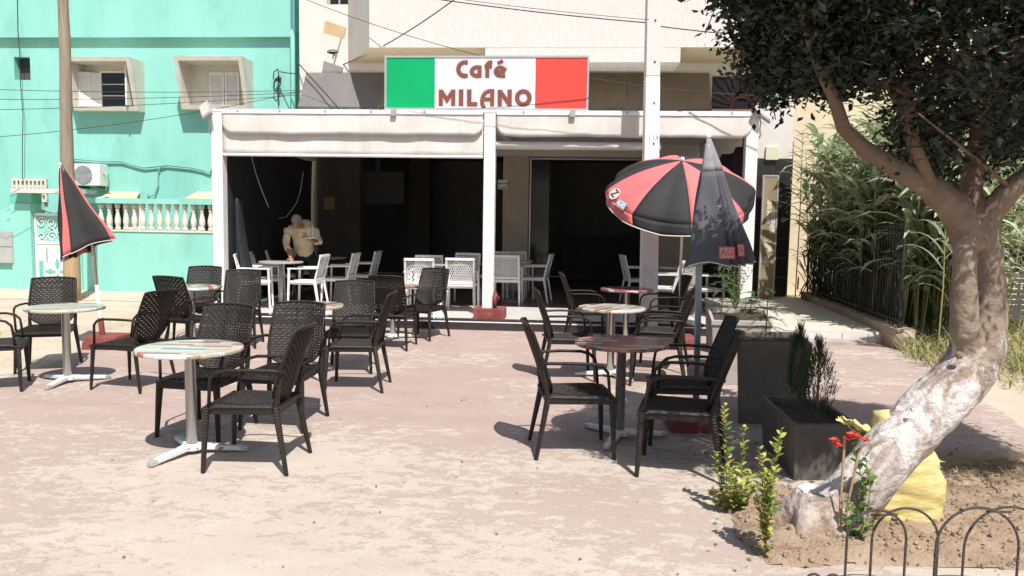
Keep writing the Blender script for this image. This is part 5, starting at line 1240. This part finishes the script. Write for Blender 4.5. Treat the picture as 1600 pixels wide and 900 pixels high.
# araucarias
def araucaria(p, h_, tiers, lab, seed, m='pine', sc=1):
    rnd = random.Random(seed); t = thing('araucaria', p, lab, 'young conifer'); MB().tube([(0, 0, 0), (.008, .0, h_ * .5), (0, 0, h_)], [.007, .005, .002], 6).build('trunk', M['stem'], t)
    for k in range(tiers):
        z = h_ * (.18 + .8 * k / (tiers - 1)); L_ = (.22 - .17 * k / tiers) * sc; n = 6 if k < tiers - 1 else 4
        for j in range(n):
            an = 6.283 * j / n + k * .5 + rnd.uniform(-.15, .15); d = Vector((math.cos(an), math.sin(an), 0)); mb = MB()
            pts = [Vector((0, 0, z)) + d * L_ * q + Vector((0, 0, (.08 * q - .20 * q * q * rnd.uniform(.7, 1.3)) * L_ * 4 * .5)) for q in (0, .25, .5, .75, 1)]
            mb.tube(pts, [.003, .003, .0025, .002, .001], 4)
            for q in range(22):
                f = q / 21; i = min(3, int(f * 4)); pp_ = pts[i].lerp(pts[i + 1], f * 4 - i); tg = (pts[i + 1] - pts[i]).normalized()
                for sd in (-1, 1):
                    s_ = (d.cross(Vector((0, 0, 1))) * sd * .9 + tg * .5 + Vector((0, 0, rnd.uniform(-.3, .5)))).normalized() * .035 * (1.1 - .5 * f); mb.add([pp_ - tg * .004, pp_ + tg * .004, pp_ + s_], [(0, 1, 2)])
            mb.build('branch', M[m], t)
pA = G(1196, 524, .64); araucaria((pA.x, pA.y, .64), .42, 5, 'young araucaria with dark layered branches in the tall dark planter', 3, 'thuja', 1.0)
pB = G(1127, 492, .62); araucaria((pB.x, pB.y, .62), .55, 6, 'bright green young araucaria at the left of the pale planter', 4, 'pine', 1.25)
pB2 = G(1172, 490, .62); araucaria((pB2.x, pB2.y, .62), .25, 4, 'small low araucaria at the right of the pale planter', 5, 'pine', 1.1)
def leafy(name, p, stems, lab, cat, key, L_, W_, m, seed, spacing=.03, m2=None, scv=(.7, 1.15), thick=.004):
    rnd = random.Random(seed); t = thing(name, p, lab, cat); me = leafmesh(key, L_, W_, M[m]); me2 = leafmesh(key + 'b', L_, W_, M[m2]) if m2 else me
    for st_i in stems:
        pts = [Vector(q) for q in st_i]; MB().tube(pts, [thick * (1 - .6 * i / (len(pts) - 1)) for i in range(len(pts))], 5).build('stem', M['stem'], t, smooth=True)
        tot = sum((pts[i + 1] - pts[i]).length for i in range(len(pts) - 1)); s_ = spacing * 1.5; an = rnd.random() * 6
        while s_ < tot:
            r_ = s_; i = 0
            while r_ > (pts[i + 1] - pts[i]).length: r_ -= (pts[i + 1] - pts[i]).length; i += 1
            q = pts[i].lerp(pts[i + 1], r_ / (pts[i + 1] - pts[i]).length); f = s_ / tot
            for sd in (0, 1):
                if rnd.random() < .12: continue
                a_ = an + sd * math.pi + rnd.uniform(-.4, .4); d = Vector((math.cos(a_), math.sin(a_), .45 + .5 * f + rnd.uniform(-.25, .25)))
                inst(me if rnd.random() < .65 else me2, 'leaf', t, orient(q, d, sc=rnd.uniform(*scv) * (1 - .35 * max(0, f - .8) / .2), roll=rnd.uniform(-.5, .5)))
            s_ += spacing * rnd.uniform(.8, 1.2); an += 1.57 + rnd.uniform(-.3, .3)
    return t
def rel(p0, pts): return [D(x, y, p0.y + dy) - p0 for x, y, dy in pts]
e1_ = G(1152, 800)
leafy('euonymus_shrub', e1_, [rel(e1_, [(1152, 800, 0), (1140, 740, .02), (1133, 690, 0), (1132, 632, -.02)]), rel(e1_, [(1154, 800, 0), (1158, 750, -.03), (1160, 700, 0), (1163, 668, 0)]), rel(e1_, [(1150, 800, 0), (1128, 770, -.03), (1120, 735, -.02), (1118, 705, 0)]),
  rel(e1_, [(1153, 800, 0), (1166, 765, .03), (1172, 735, .02)]), rel(e1_, [(1150, 800, 0), (1140, 770, -.06), (1144, 740, -.08)]), rel(e1_, [(1154, 800, 0), (1172, 775, -.05), (1178, 755, -.06)]), rel(e1_, [(1150, 800, 0), (1120, 790, .02), (1112, 765, .03)]), rel(e1_, [(1152, 800, 0), (1136, 765, -.1), (1134, 725, -.12)]), rel(e1_, [(1152, 800, 0), (1150, 760, .08), (1150, 725, .1)]), rel(e1_, [(1152, 800, 0), (1160, 780, -.09), (1158, 752, -.12)])], 'left yellow-green euonymus shrub, taller of the two at the edge of the soil bed', 'shrub', 'eu', .052, .030, 'euleaf', 11, .019, 'euleaf2')
e2_ = G(1196, 874)
leafy('euonymus_shrub', e2_, [rel(e2_, [(1196, 874, 0), (1197, 800, .0), (1206, 740, 0), (1222, 668, -.02)]), rel(e2_, [(1197, 850, 0), (1192, 780, -.02), (1190, 720, 0), (1186, 700, 0)]), rel(e2_, [(1197, 840, 0), (1202, 780, -.05), (1212, 735, -.05)]), rel(e2_, [(1197, 860, 0), (1188, 800, .03), (1180, 765, .05)]), rel(e2_, [(1197, 830, 0), (1210, 790, .03), (1216, 762, .05)]), rel(e2_, [(1197, 810, 0), (1199, 770, -.04), (1200, 735, -.06)])], 'right yellow-green euonymus shrub, thinner and nearer the camera in the soil bed', 'shrub', 'eu', .052, .030, 'euleaf', 13, .020, 'euleaf2')
# leafy shrub in pale planter
pC = G(1150, 488, .62); pC.z = .62
leafy('leafy_shrub', pC, [rel(pC, [(1150, 488, 0), (1146 + dx_, 440, dy_), (1150 + dx_ * 1.4, 405 + abs(dx_), dy_)]) for dx_, dy_ in ((-8, 0), (0, .05), (9, -.04), (14, .05), (-14, .04))], 'dense leafy shrub climbing in the pale planter before the right post', 'shrub', 'sh', .05, .022, 'euleaf2', 21, .035, 'pine')
pD = Vector((2.8, 10.0, .62))
leafy('leafy_shrub', pD, [[(0, 0, 0), (a_ * .1, .02, .25), (a_ * .22, b_, .42)] for a_, b_ in ((-1, 0), (-.3, .1), (.5, 0), (1, .05), (0, -.1))], 'low green shrub in the farthest pale planter', 'shrub', 'sh2', .06, .025, 'euleaf2', 22, .04, 'pine')
# bougainvillea on stakes
bg_ = G(1330, 850)
bo = leafy('bougainvillea', bg_, [rel(bg_, [(1330, 850, 0), (1342, 800, .0), (1350, 760, .02), (1338, 715, 0), (1333, 690, 0)]), rel(bg_, [(1332, 850, 0), (1355, 810, -.04), (1360, 760, 0), (1352, 712, 0)]), rel(bg_, [(1330, 850, 0), (1322, 815, -.04), (1326, 780, -.03)]),
   rel(bg_, [(1334, 850, 0), (1350, 830, -.07), (1368, 815, -.1)]), rel(bg_, [(1330, 850, 0), (1338, 835, .05), (1346, 790, .03), (1344, 752, 0)])], 'small bougainvillea with coral-red blooms tied to thin stakes before the trunk', 'shrub', 'bo', .048, .034, 'euleaf2', 31, .034)
for a_, b_2 in (((1320, 683), (1309, 850)), ((1343, 700), (1322, 800))):
    MB().tube([G(*((b_2[0], 850))) - bg_ if b_2[1] == 850 else D(*b_2, bg_.y) - bg_, D(*a_, bg_.y) - bg_], .0065, 6).build('stake', M['stake'], bo)
pet = leafmesh('pet', .032, .03, M['petal'], fold=.5)
for x, y in ((1303, 690), (1308, 698), (1330, 681), (1337, 684), (1351, 690), (1326, 687)):
    c_ = D(x, y, bg_.y - .02) - bg_; rt = thing('flower', c_, 'x', 'x'); del rt['category']; del rt['label']; rt.parent = bo; bpy.data.objects.remove(rt)
    fm = MB()
    for k in range(6):
        m_ = orient(c_, Vector((math.cos(k * 1.05), math.sin(k * 1.05) - .3, .35 + .3 * (k % 2)))); fm.add([m_ @ v.co for v in pet.vertices], [tuple(p.vertices) for p in pet.polygons])
    fm.build('flower', M['petal'], bo)
# blue scrap
o = MB(); o.grid(lambda u, v: (.09 * u, .05 * v, .012 * noise.noise(Vector((u * 4, v * 4, 2))) + .01), 8, 6); ob = o.build('plastic_scrap', M['blueplastic'], smooth=True, solid=.002); ob.location = G(1153, 783) + Vector((0, 0, .02)); tag(ob, 'scrap of blue plastic on the soil under the left euonymus', 'litter')

# ------------------------------------------------------------------ soil bed
BED = [G(x, y) for x, y in ((1112, 766), (1180, 760), (1250, 768), (1330, 764), (1400, 745), (1470, 735), (1540, 722), (1640, 705), (1760, 700), (1760, 905), (1600, 893), (1450, 888), (1320, 884), (1260, 890), (1200, 884), (1168, 858), (1145, 838), (1142, 805), (1128, 785))]
BED = [(p.x, p.y) for p in BED]
xs_ = [p[0] for p in BED]; ys_ = [p[1] for p in BED]; step = .028; sb = MB(); idx = {}
nx = int((max(xs_) - min(xs_)) / step) + 2; ny = int((max(ys_) - min(ys_)) / step) + 2
def soilz(x, y, e):
    v = Vector((x * 6, y * 6, 0)); v2 = Vector((x * 26, y * 26, 3)); return .008 + min(1, e / .10) * (.030 + .026 * noise.noise(v) + .026 * abs(noise.noise(v2 * .6)) + .010 * noise.noise(v2 * 2.2))
def sv(i, j):
    if (i, j) in idx: return idx[i, j]
    x = min(xs_) + i * step; y = min(ys_) + j * step; e = edgedist(x, y, BED) if inpoly(x, y, BED) else 0
    sb.v.append((x, y, soilz(x, y, e) - (.012 if e == 0 else 0))); idx[i, j] = len(sb.v) - 1; return idx[i, j]
for i in range(nx):
    for j in range(ny):
        x = min(xs_) + (i + .5) * step; y = min(ys_) + (j + .5) * step
        jx = x + .03 * noise.noise(Vector((x * 8, y * 8, 9)))
        if inpoly(jx, y, BED): sb.f.append((sv(i, j), sv(i + 1, j), sv(i + 1, j + 1), sv(i, j + 1)))
so2 = sb.build('soil_bed', M['soil'], smooth=True); tag(so2, 'bare lumpy brown soil bed around the leaning tree', kind='structure')
cl = MB(); rnd = random.Random(5)
for k in range(1900):
    x = rnd.uniform(min(xs_), 3.4); y = rnd.uniform(min(ys_), max(ys_))
    if not inpoly(x, y, BED) and rnd.random() > .04: continue
    r_ = rnd.choice((.006, .008, .01, .013, .02)) * rnd.uniform(.8, 1.2); e = edgedist(x, y, BED) if inpoly(x, y, BED) else 0
    z = soilz(x, y, e); rot = Euler((rnd.random() * 3, rnd.random() * 3, 0)).to_matrix(); cl.blob((x, y, z + r_ * .3), (r_, r_ * rnd.uniform(.6, 1), r_ * .6), 5, rot=rot)
tag(cl.build('soil_clods', M['soil']), 'loose clods and crumbs of earth scattered over the soil bed', kind='stuff')
# debris: dead leaves on plaza and soil
db_ = MB()
for k in range(420):
    x = rnd.uniform(-3, 4.2); y = rnd.uniform(2.3, 9)
    if rnd.random() < .6: x = rnd.uniform(1.0, 3.6); y = rnd.uniform(3.2, 6.5)
    z = .008 if not inpoly(x, y, BED) else soilz(x, y, edgedist(x, y, BED)) + .003; s_ = rnd.uniform(.006, .018); an = rnd.random() * 6.28
    u = Vector((math.cos(an), math.sin(an), rnd.uniform(-.2, .2))) * s_; w2 = Vector((-math.sin(an), math.cos(an), rnd.uniform(0, .4))) * s_ * .45; c_ = Vector((x, y, z + .003))
    db_.add([c_ - u, c_ - w2 + Vector((0, 0, .002)), c_ + u, c_ + w2 + Vector((0, 0, .004))], [(0, 1, 2), (0, 2, 3)])
tag(db_.build('fallen_leaves', mat('dead_leaf', (.14, .09, .05), (.25, .17, .1), scale=8)), 'tiny dry fallen leaves scattered on the plaza and soil', kind='stuff')

# ------------------------------------------------------------------ sack
sk = G(1418, 822); sk.y = 4.36; sk.x = (D(1409, 760, 4.36)).x
t = thing('woven_sack', (sk.x, 4.36, .02), 'full yellow woven sack leaning against the tree trunk', 'sack')
def sackf(u, v):
    an = u * 6.2832; z = v; w_ = (.235 * (1 - .28 * v) * (1 - .55 * max(0, v - .62) / .38)) * min(1, .93 + v * 1.2); dp = .145 * (1 - .45 * max(0, v - .55) / .45)
    x = math.copysign(abs(math.cos(an)) ** .75, math.cos(an)) * w_; y = math.copysign(abs(math.sin(an)) ** .75, math.sin(an)) * dp
    wr = .020 * noise.noise(Vector((x * 5, y * 5, z * 4))) + .010 * noise.noise(Vector((x * 9, y * 9, z * 16))) + .004 * noise.noise(Vector((x * 26 + z * 8, y * 26, z * 6))) + .0012 * math.sin(z * 70 + x * 30); f = 1 + wr * 6
    return (x * f - .15 * z * z + .035 * z, y * f - .05 * z, z * .60 + .012 * noise.noise(Vector((x * 9, y * 9, 0))))
mb = MB(); mb.grid(sackf, 56, 40); k = len(mb.v); c_ = sum((Vector(v) for v in mb.v[-57:]), Vector()) / 57; mb.v.append(tuple(c_ + Vector((0, 0, .02)))); mb.f += [(k - 57 + i, k - 57 + i + 1, k) for i in range(56)]
mb.build('body', M['sack'], t, smooth=True)
fr_ = MB()
for k in range(90):
    zz = rnd.uniform(.28, .50); x0_ = .165 - .15 * (zz / .56) ** 2 + .02; p = Vector((x0_, rnd.uniform(-.06, .02), zz)); d = Vector((rnd.uniform(.02, .07), rnd.uniform(-.03, .02), rnd.uniform(-.06, -.005))); w2 = Vector((0, .004, .004)); fr_.add([p - w2, p + w2, p + d], [(0, 1, 2)])
fr_.build('frayed_edge', M['sack'], t); 
# crumpled empty cloth left of trunk belonging to the sack mouth
mb = MB(); mb.grid(lambda u, v: (-.20 - .15 * v + .10 * (u - .5) + .02 * noise.noise(Vector((u * 5, v * 5, 0))), -.03 + .05 * math.sin(u * 6.28) * (1 - v * .5), .46 + .10 * v + .03 * noise.noise(Vector((u * 6, v * 6, 4)))), 20, 12)
mb.build('mouth_flap', M['sack'], t, smooth=True, solid=.003)

# ------------------------------------------------------------------ hoop fence
def hoop(x0_, x1_, apex, y, lab, py0=905):
    A = D(x0_, py0, y); Bq = D(x1_, py0, y); top = D((x0_ + x1_) / 2, apex, y); t = thing('wire_hoop', ((A.x + Bq.x) / 2, y, .0), lab, 'edging hoop', group='rebar hoops edging the soil bed'); w_ = (Bq.x - A.x) / 2; hz = top.z - w_
    pts = [(-w_, 0, 0)] + [(-w_, 0, hz * f) for f in (.3, .6, .9)] + [(-w_ * math.cos(math.pi * k / 20), 0, hz + w_ * math.sin(math.pi * k / 20)) for k in range(21)] + [(w_, 0, hz * f) for f in (.9, .6, .3, 0)]
    MB().tube(pts, .0056, 7).build('rod', M['rebar'], t, smooth=True); return t
hoop(1320, 1412, 797, 3.32, 'first rebar hoop from the left, its foot in front of the bougainvillea'); hoop(1359, 1462, 794, 3.38, 'second rebar hoop from the left, overlapping the first')
hoop(1459, 1588, 793, 3.30, 'third rebar hoop from the left, wide, in the right corner'); hoop(1503, 1640, 792, 3.38, 'fourth rebar hoop, rightmost, cut by the photo edge')
t = thing('hoop_rail', (0, 0, 0), 'thin rebar ties joining the hoop tops at the bottom right', 'rod')
MB().tube([D(1362, 805, 3.33), D(1402, 804, 3.38)], .005, 6).build('rod', M['rebar'], t); MB().tube([D(1542, 799, 3.31), D(1580, 800, 3.38)], .005, 6).build('rod', M['rebar'], t)
hoop(1258, 1282, 897, 3.30, 'tiny rebar arc at the bottom edge, left of its twin', 935); hoop(1288, 1312, 898, 3.30, 'tiny rebar arc at the bottom edge, right of its twin', 935)

# ------------------------------------------------------------------ the tree
TY = 4.2
tb = G(1285, 842); tb.y = 4.18; tree = thing('ficus_tree', (tb.x, tb.y, 0), 'leaning tree with a patchily whitewashed trunk and dense dark crown at the right', 'tree')
tb.z = 0
def tp_(px, py, Y): return D(px, py, Y) - tb
tk = MB()
tk.tube([tp_(1268, 870, 4.12), tp_(1292, 825, 4.18), tp_(1330, 775, 4.2), tp_(1375, 722, 4.22), tp_(1425, 668, 4.26), tp_(1475, 618, 4.3), tp_(1512, 578, 4.34), tp_(1530, 540, 4.36), tp_(1541, 500, 4.38), tp_(1548, 450, 4.38), tp_(1545, 400, 4.38), tp_(1537, 352, 4.36)],
        [.21, .175, .152, .146, .146, .146, .146, .134, .105, .080, .079, .078], 18)
tk.tube([tp_(1516, 565, 4.32), tp_(1507, 510, 4.27), tp_(1505, 450, 4.25), tp_(1507, 395, 4.27), tp_(1512, 345, 4.32)], [.08, .082, .066, .062, .060], 14)
for rx_, ry_, rz_ in ((-.26, .05, 0), (-.16, -.22, 0), (.10, -.24, 0), (.20, .10, 0), (-.05, .25, 0)):
    tk.tube([Vector((rx_ * .1, ry_ * .1, .16)), Vector((rx_ * .55, ry_ * .55, .05)), Vector((rx_, ry_, -.04))], [.12, .07, .03], 8)
for kx, ky, kY in ((1425, 640, 4.13), (1500, 555, 4.2), (1525, 372, 4.27), (1460, 650, 4.15)): tk.blob(tp_(kx, ky, kY), .026, 8)
limbs = [
 ([(1520, 385, 4.36), (1490, 320, 4.3), (1440, 285, 4.25), (1395, 260, 4.2), (1350, 232, 4.15), (1318, 200, 4.1), (1302, 150, 4.08), (1282, 110, 4.05), (1262, 50, 4.0), (1240, -30, 3.95)], [.10, .080, .062, .050, .043, .037, .032, .028, .024, .02]),
 ([(1440, 285, 4.25), (1432, 240, 4.3), (1415, 180, 4.35), (1395, 140, 4.4), (1375, 100, 4.45), (1368, 55, 4.5), (1345, -20, 4.5)], [.045, .038, .034, .030, .026, .022, .018]),
 ([(1522, 380, 4.36), (1515, 310, 4.4), (1522, 250, 4.45), (1533, 190, 4.5), (1520, 140, 4.5), (1508, 80, 4.55), (1500, -20, 4.6)], [.085, .058, .048, .043, .036, .03, .025]),
 ([(1533, 195, 4.5), (1548, 140, 4.6), (1575, 95, 4.7), (1620, 40, 4.8)], [.04, .034, .028, .024]),
 ([(1455, 292, 4.22), (1428, 225, 4.15), (1421, 150, 4.12), (1424, 70, 4.1), (1420, -20, 4.1)], [.036, .032, .028, .024, .02]),
 ([(1525, 385, 4.36), (1545, 335, 4.35), (1580, 295, 4.3), (1620, 262, 4.25), (1700, 215, 4.2)], [.085, .066, .058, .052, .046]),
]
tk.v = tk.v
for pts, rs in limbs[:1] + limbs[2:3] + limbs[-1:]: tk.tube([tp_(*p) for p in pts[:4]], rs[:4], 12)
tr_ = tk.build('trunk', M['bark'], tree, remesh=.016, sm=3)
for v in tr_.data.vertices:
    c_ = v.co; n_ = noise.noise(Vector((c_.x * 5, c_.y * 5, c_.z * 2.5))) * .014 + noise.noise(c_ * 16) * .007 + noise.noise(Vector((c_.x * 40, c_.y * 40, c_.z * 14))) * .0035; v.co += v.normal * n_
for pts, rs in limbs:
    P = [tp_(*p) for p in pts]; mb = MB(); s0 = 2 if len(P) > 5 and rs[0] > .1 else 0
    if rs[0] > .1: P = P[2:]; rs = rs[2:]
    mb.tube(P, [r_ * .98 for r_ in rs], 10); o = mb.build('branch', M['bark'], tree, smooth=True)
rnd = random.Random(9)
def crown_ok(sx, sy):
    e = noise.noise(Vector((sx * 1.6, sy * 1.6, 5))) * .14 + noise.noise(Vector((sx * 5, sy * 5, 5))) * .07
    a = ((sx - 1.97) / 1.5) ** 2 + ((sy - 6.16) / 1.04) ** 2 < 1 + e * 1.2
    b_ = ((sx - 2.75) / .95) ** 2 + ((sy - 6.2) / 1.1) ** 2 < 1 + e
    c_ = ((sx - 4.6) / 1.5) ** 2 + ((sy - 8.9) / 1.0) ** 2 < 1 + e
    return a or b_, c_
def low(x, y=4.5): return .134 * (y - 4.5) + .08 + .27 * min(1, max(0, (x - 1.05) / .3)) * (1 - min(1, max(0, (x / y - .43) / .05))) + 2.76 - .62 * min(1, max(0, (x - 1.02) / .6)) - .22 * min(1, max(0, (x / y - .45) / .05)) + .12 * math.sin(x * 7) + .10 * noise.noise(Vector((x * 4, 0, 0)))
tw = MB(); cr = MB(); ncl = 0; tries = 0
KS = Vector((S.x / S.z, S.y / S.z))
while ncl < 4400 and tries < 400000:
    tries += 1; sx, sy = rnd.uniform(0, 6.2), rnd.uniform(4.8, 10); main, back = crown_ok(sx, sy)
    if not main: continue
    z = rnd.uniform(2.0, 4.7) if rnd.random() < .55 else rnd.uniform(2.0, 3.3); x = sx + KS.x * z; y = sy + KS.y * z
    if ncl > 2000: z = rnd.uniform(2.0, 3.35); x = sx + KS.x * z; y = sy + KS.y * z
    if z < low(x, y) + (0 if main else .1) or y < 2.6: continue
    px_, py_ = proj(Vector((x, y, z)))
    # thin places where the wall behind shows through
    nn_ = noise.noise(Vector((x * 2.4, y * 1.2, z * 2.4 + 7)))
    if px_ > 1290 and nn_ > (.12 if px_ < 1340 else -.04) : continue
    if px_ > 1385 and y < 4.6 and z < 3.4 and rnd.random() < .82: continue
    ncl += 1; cc_ = Vector((x, y, z)); d0_ = Vector((rnd.uniform(-1, 1), rnd.uniform(-1, 1), rnd.uniform(-.4, .9))).normalized(); L_ = rnd.uniform(.12, .26)
    tw.tube([cc_ - tb - d0_ * L_ * .9, cc_ - tb + d0_ * L_], [.0035, .0015], 4)
    nlv = 30
    for j in range(nlv):
        f = rnd.uniform(-.9, 1.05); q = cc_ + d0_ * L_ * f + Vector((rnd.gauss(0, .045), rnd.gauss(0, .045), rnd.gauss(0, .045)))
        d = (d0_ * .6 + Vector((rnd.uniform(-1, 1), rnd.uniform(-1, 1), rnd.uniform(-.9, .6)))).normalized(); s_ = rnd.uniform(.032, .06)
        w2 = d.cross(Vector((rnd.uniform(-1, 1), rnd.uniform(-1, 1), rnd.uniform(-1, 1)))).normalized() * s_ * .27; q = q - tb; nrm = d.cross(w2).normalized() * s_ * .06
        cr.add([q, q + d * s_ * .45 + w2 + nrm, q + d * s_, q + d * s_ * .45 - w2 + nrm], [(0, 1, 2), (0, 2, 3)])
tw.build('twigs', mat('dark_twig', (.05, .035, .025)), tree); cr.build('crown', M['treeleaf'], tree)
print('crown clusters', ncl)
# secondary branches reaching into the crown
for k in range(22):
    src = rnd.choice(limbs[1:]); i = rnd.randrange(max(2, len(src[0]) // 2), len(src[0])); p = tp_(*src[0][i]); d = Vector((rnd.uniform(-1, 1), rnd.uniform(-.8, .8), rnd.uniform(.1, .9))).normalized(); L_ = rnd.uniform(.5, 1.1)
    q = p + d * L_ * .5 + Vector((0, 0, .08)); MB().tube([p, q, q + d * L_ * .5 + Vector((rnd.uniform(-.15, .15), 0, rnd.uniform(0, .2)))], [.013, .009, .004], 6).build('branch', M['limb'], tree, smooth=True)

# ------------------------------------------------------------------ reeds, grass, straw
rnd = random.Random(21)
def blade(mb, p, d, L_, w_, droop, seg=4):
    d = d.normalized(); sd = d.cross(Vector((0, 0, 1))).normalized(); pts = []; q = p.copy(); dd = d.copy()
    vs = []
    for k in range(seg + 1):
        f = k / seg; ww = w_ * (math.sin(math.pi * min(1, .18 + .82 * f)) ** .7 if f < 1 else 0.02); vs += [q + sd * ww / 2 + Vector((0, 0, ww * .15)), q, q - sd * ww / 2 + Vector((0, 0, ww * .15))]
        dd = (dd + Vector((0, 0, -droop * (.4 + f)))).normalized(); q = q + dd * L_ / seg
    fs = []
    for k in range(seg): a_ = k * 3; fs += [(a_, a_ + 1, a_ + 4, a_ + 3), (a_ + 1, a_ + 2, a_ + 5, a_ + 4)]
    mb.add(vs, fs)
green = MB(); dark = MB(); dry = MB(); cane = MB()
def stalk(x, y, h_, nl_, kind, cane_):
    lean = Vector((rnd.uniform(-.12, .12), rnd.uniform(-.14, .06), 1)); top = Vector((x, y, 0)) + lean * h_
    cane_.tube([(x, y, 0), Vector((x, y, 0)).lerp(top, .5) + Vector((.02, 0, 0)), top], [.011, .009, .004], 5)
    an = rnd.random() * 6.28
    for k in range(nl_):
        f = .28 + .72 * (k + rnd.random()) / nl_; p = Vector((x, y, 0)).lerp(top, f); an += 2.6 + rnd.uniform(-.5, .5); d = Vector((math.cos(an), math.sin(an), 1.1 + rnd.uniform(-.3, .5)))
        mb = kind if rnd.random() > .08 + .3 * max(0, .55 - f) else (dry if rnd.random() < .5 else dark)
        if f < .42 and rnd.random() < .5: mb = dark  # shade low in the thicket put into the leaf colour
        blade(mb, p, d, rnd.uniform(.5, .95) * (.7 + .3 * (1 - abs(f - .7))), rnd.uniform(.06, .115), rnd.uniform(.22, .6))
cnt = 0
while cnt < 480:
    y = rnd.uniform(9.6, 16.3); x = rnd.uniform(5.35, 10.5)
    if cnt % 4 == 0: x = rnd.uniform(5.4, 6.5)
    fx_ = F1.x + (F0.x - F1.x) * min(1, max(0, (y - F1.y) / (F0.y - F1.y)))
    if x < fx_ + .06 or (y < 11 and x < 5.5 + (11 - y) * .15): continue
    px_, _ = proj(Vector((x, y, 1)))
    if px_ > 1530 and y > 9 and rnd.random() < .8: continue
    if y < 10.6 and px_ > 1500: continue
    h_ = rnd.uniform(2.4, 3.4) * (1 if y > 11 else .85); stalk(x, y, h_, 11, green, cane); cnt += 1
for k in range(26): stalk(rnd.uniform(8.2, 11.5), rnd.uniform(10.8, 12.6), rnd.uniform(2.4, 3.2), 11, green, cane)
for k in range(6500):                        # undergrowth inside the thicket, its shade put into the dark leaf colour
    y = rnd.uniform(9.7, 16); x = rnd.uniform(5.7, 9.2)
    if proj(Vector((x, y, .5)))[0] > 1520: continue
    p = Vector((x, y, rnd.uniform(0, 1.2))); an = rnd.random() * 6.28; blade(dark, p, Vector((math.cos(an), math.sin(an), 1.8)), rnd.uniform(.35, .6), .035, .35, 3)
th = thing('reed_thicket', (7.2, 12.8, 0), 'dense thicket of giant reeds with arching grey-green leaves behind the iron fence', 'reeds'); th['kind'] = 'stuff'
off = Vector((7.2, 12.8, 0))
for mb, nm, mm_ in ((green, 'green_leaves', 'reed'), (dark, 'dark_leaves', 'reeddark'), (dry, 'dry_leaves', 'reeddry'), (cane, 'canes', 'cane')):
    mb.v = [(v[0] - 7.2, v[1] - 12.8, v[2]) for v in mb.v]; o = mb.build(nm, M[mm_], th); o['kind'] = 'stuff'
# single reeds that stand out
def single(px, py_top, py_base, Y, lab, n, up, m, w_, Ls):
    bp_ = D(px, py_base, Y); bp_.z = 0; tp2 = D(px, py_top, Y); t = thing('reed_stalk', bp_, lab, 'reed'); MB().tube([(0, 0, 0), (.02, 0, tp2.z * .5), (0, 0, tp2.z)], [.012, .010, .005], 6).build('cane', M['cane'], t)
    for k in range(n):
        f = .62 + .38 * k / (n - 1); mb = MB(); sd = 1 if k % 2 else -1; blade(mb, Vector((0, 0, tp2.z * f)), Vector((sd * 1, rnd.uniform(-.5, .2), up)), Ls * (1.1 - .5 * (f - .62) / .38), w_, .12 if up < 1 else .3, 5); mb.build('leaf', M[m], t)
single(1243, 205, 450, 16.2, 'dark ladder-leaved reed standing at the corner of the cafe entrance', 18, .75, 'reeddark', .045, .42)
single(1464, 335, 560, 9.9, 'broad pale-leaved reed just left of the tree trunk', 8, 1.6, 'reed', .075, .55)
single(1304, 212, 470, 14.1, 'tall pale reed rising against the yellow wall left of the tree limb', 9, 1.5, 'reed', .05, .5)
# grass right of trunk and along the slab edges
gs = MB()
for k in range(5200):
    r_ = rnd.random()
    if r_ < .45: x = rnd.uniform(5.0, 8.5); y = rnd.uniform(6.3, 11); hgt_ = rnd.uniform(.12, .5) * min(1.3, max(.25, (x - 4.7) / 1.5))
    elif r_ < .65: x = rnd.uniform(4.7, 6.2); y = rnd.uniform(8.8, 11); hgt_ = rnd.uniform(.06, .35)
    else:
        x = rnd.uniform(-12, -3.4); y = rnd.uniform(6.5, 12.5); hgt_ = rnd.uniform(.015, .05)
        if noise.noise(Vector((x * 1.3, y * 1.3, 0))) < .05: continue
    if inpoly(x, y, PL): continue
    p = Vector((x, y, 0)); an = rnd.random() * 6.28; blade(gs, p, Vector((math.cos(an) * .7, math.sin(an) * .7, 1)), hgt_ * 1.6, .012 if hgt_ > .06 else .008, .35, 3)
tag(gs.build('grass', M['grass']), 'rough dry grass and weeds along the plaza edges', kind='stuff')
sw_ = MB(); pc = G(1545, 735)
for k in range(1500):
    x = pc.x + rnd.gauss(0, .33); y = pc.y + rnd.gauss(.0, .20); z = .02 + abs(rnd.gauss(0, .035)); an = rnd.random() * 6.28; blade(sw_, Vector((x, y, z)), Vector((math.cos(an), math.sin(an), rnd.uniform(-.05, .25))), rnd.uniform(.06, .22), .004, .05, 2)
tag(sw_.build('straw_heap', M['straw']), 'flattened heap of dry cut straw at the right edge of the soil bed', kind='stuff')
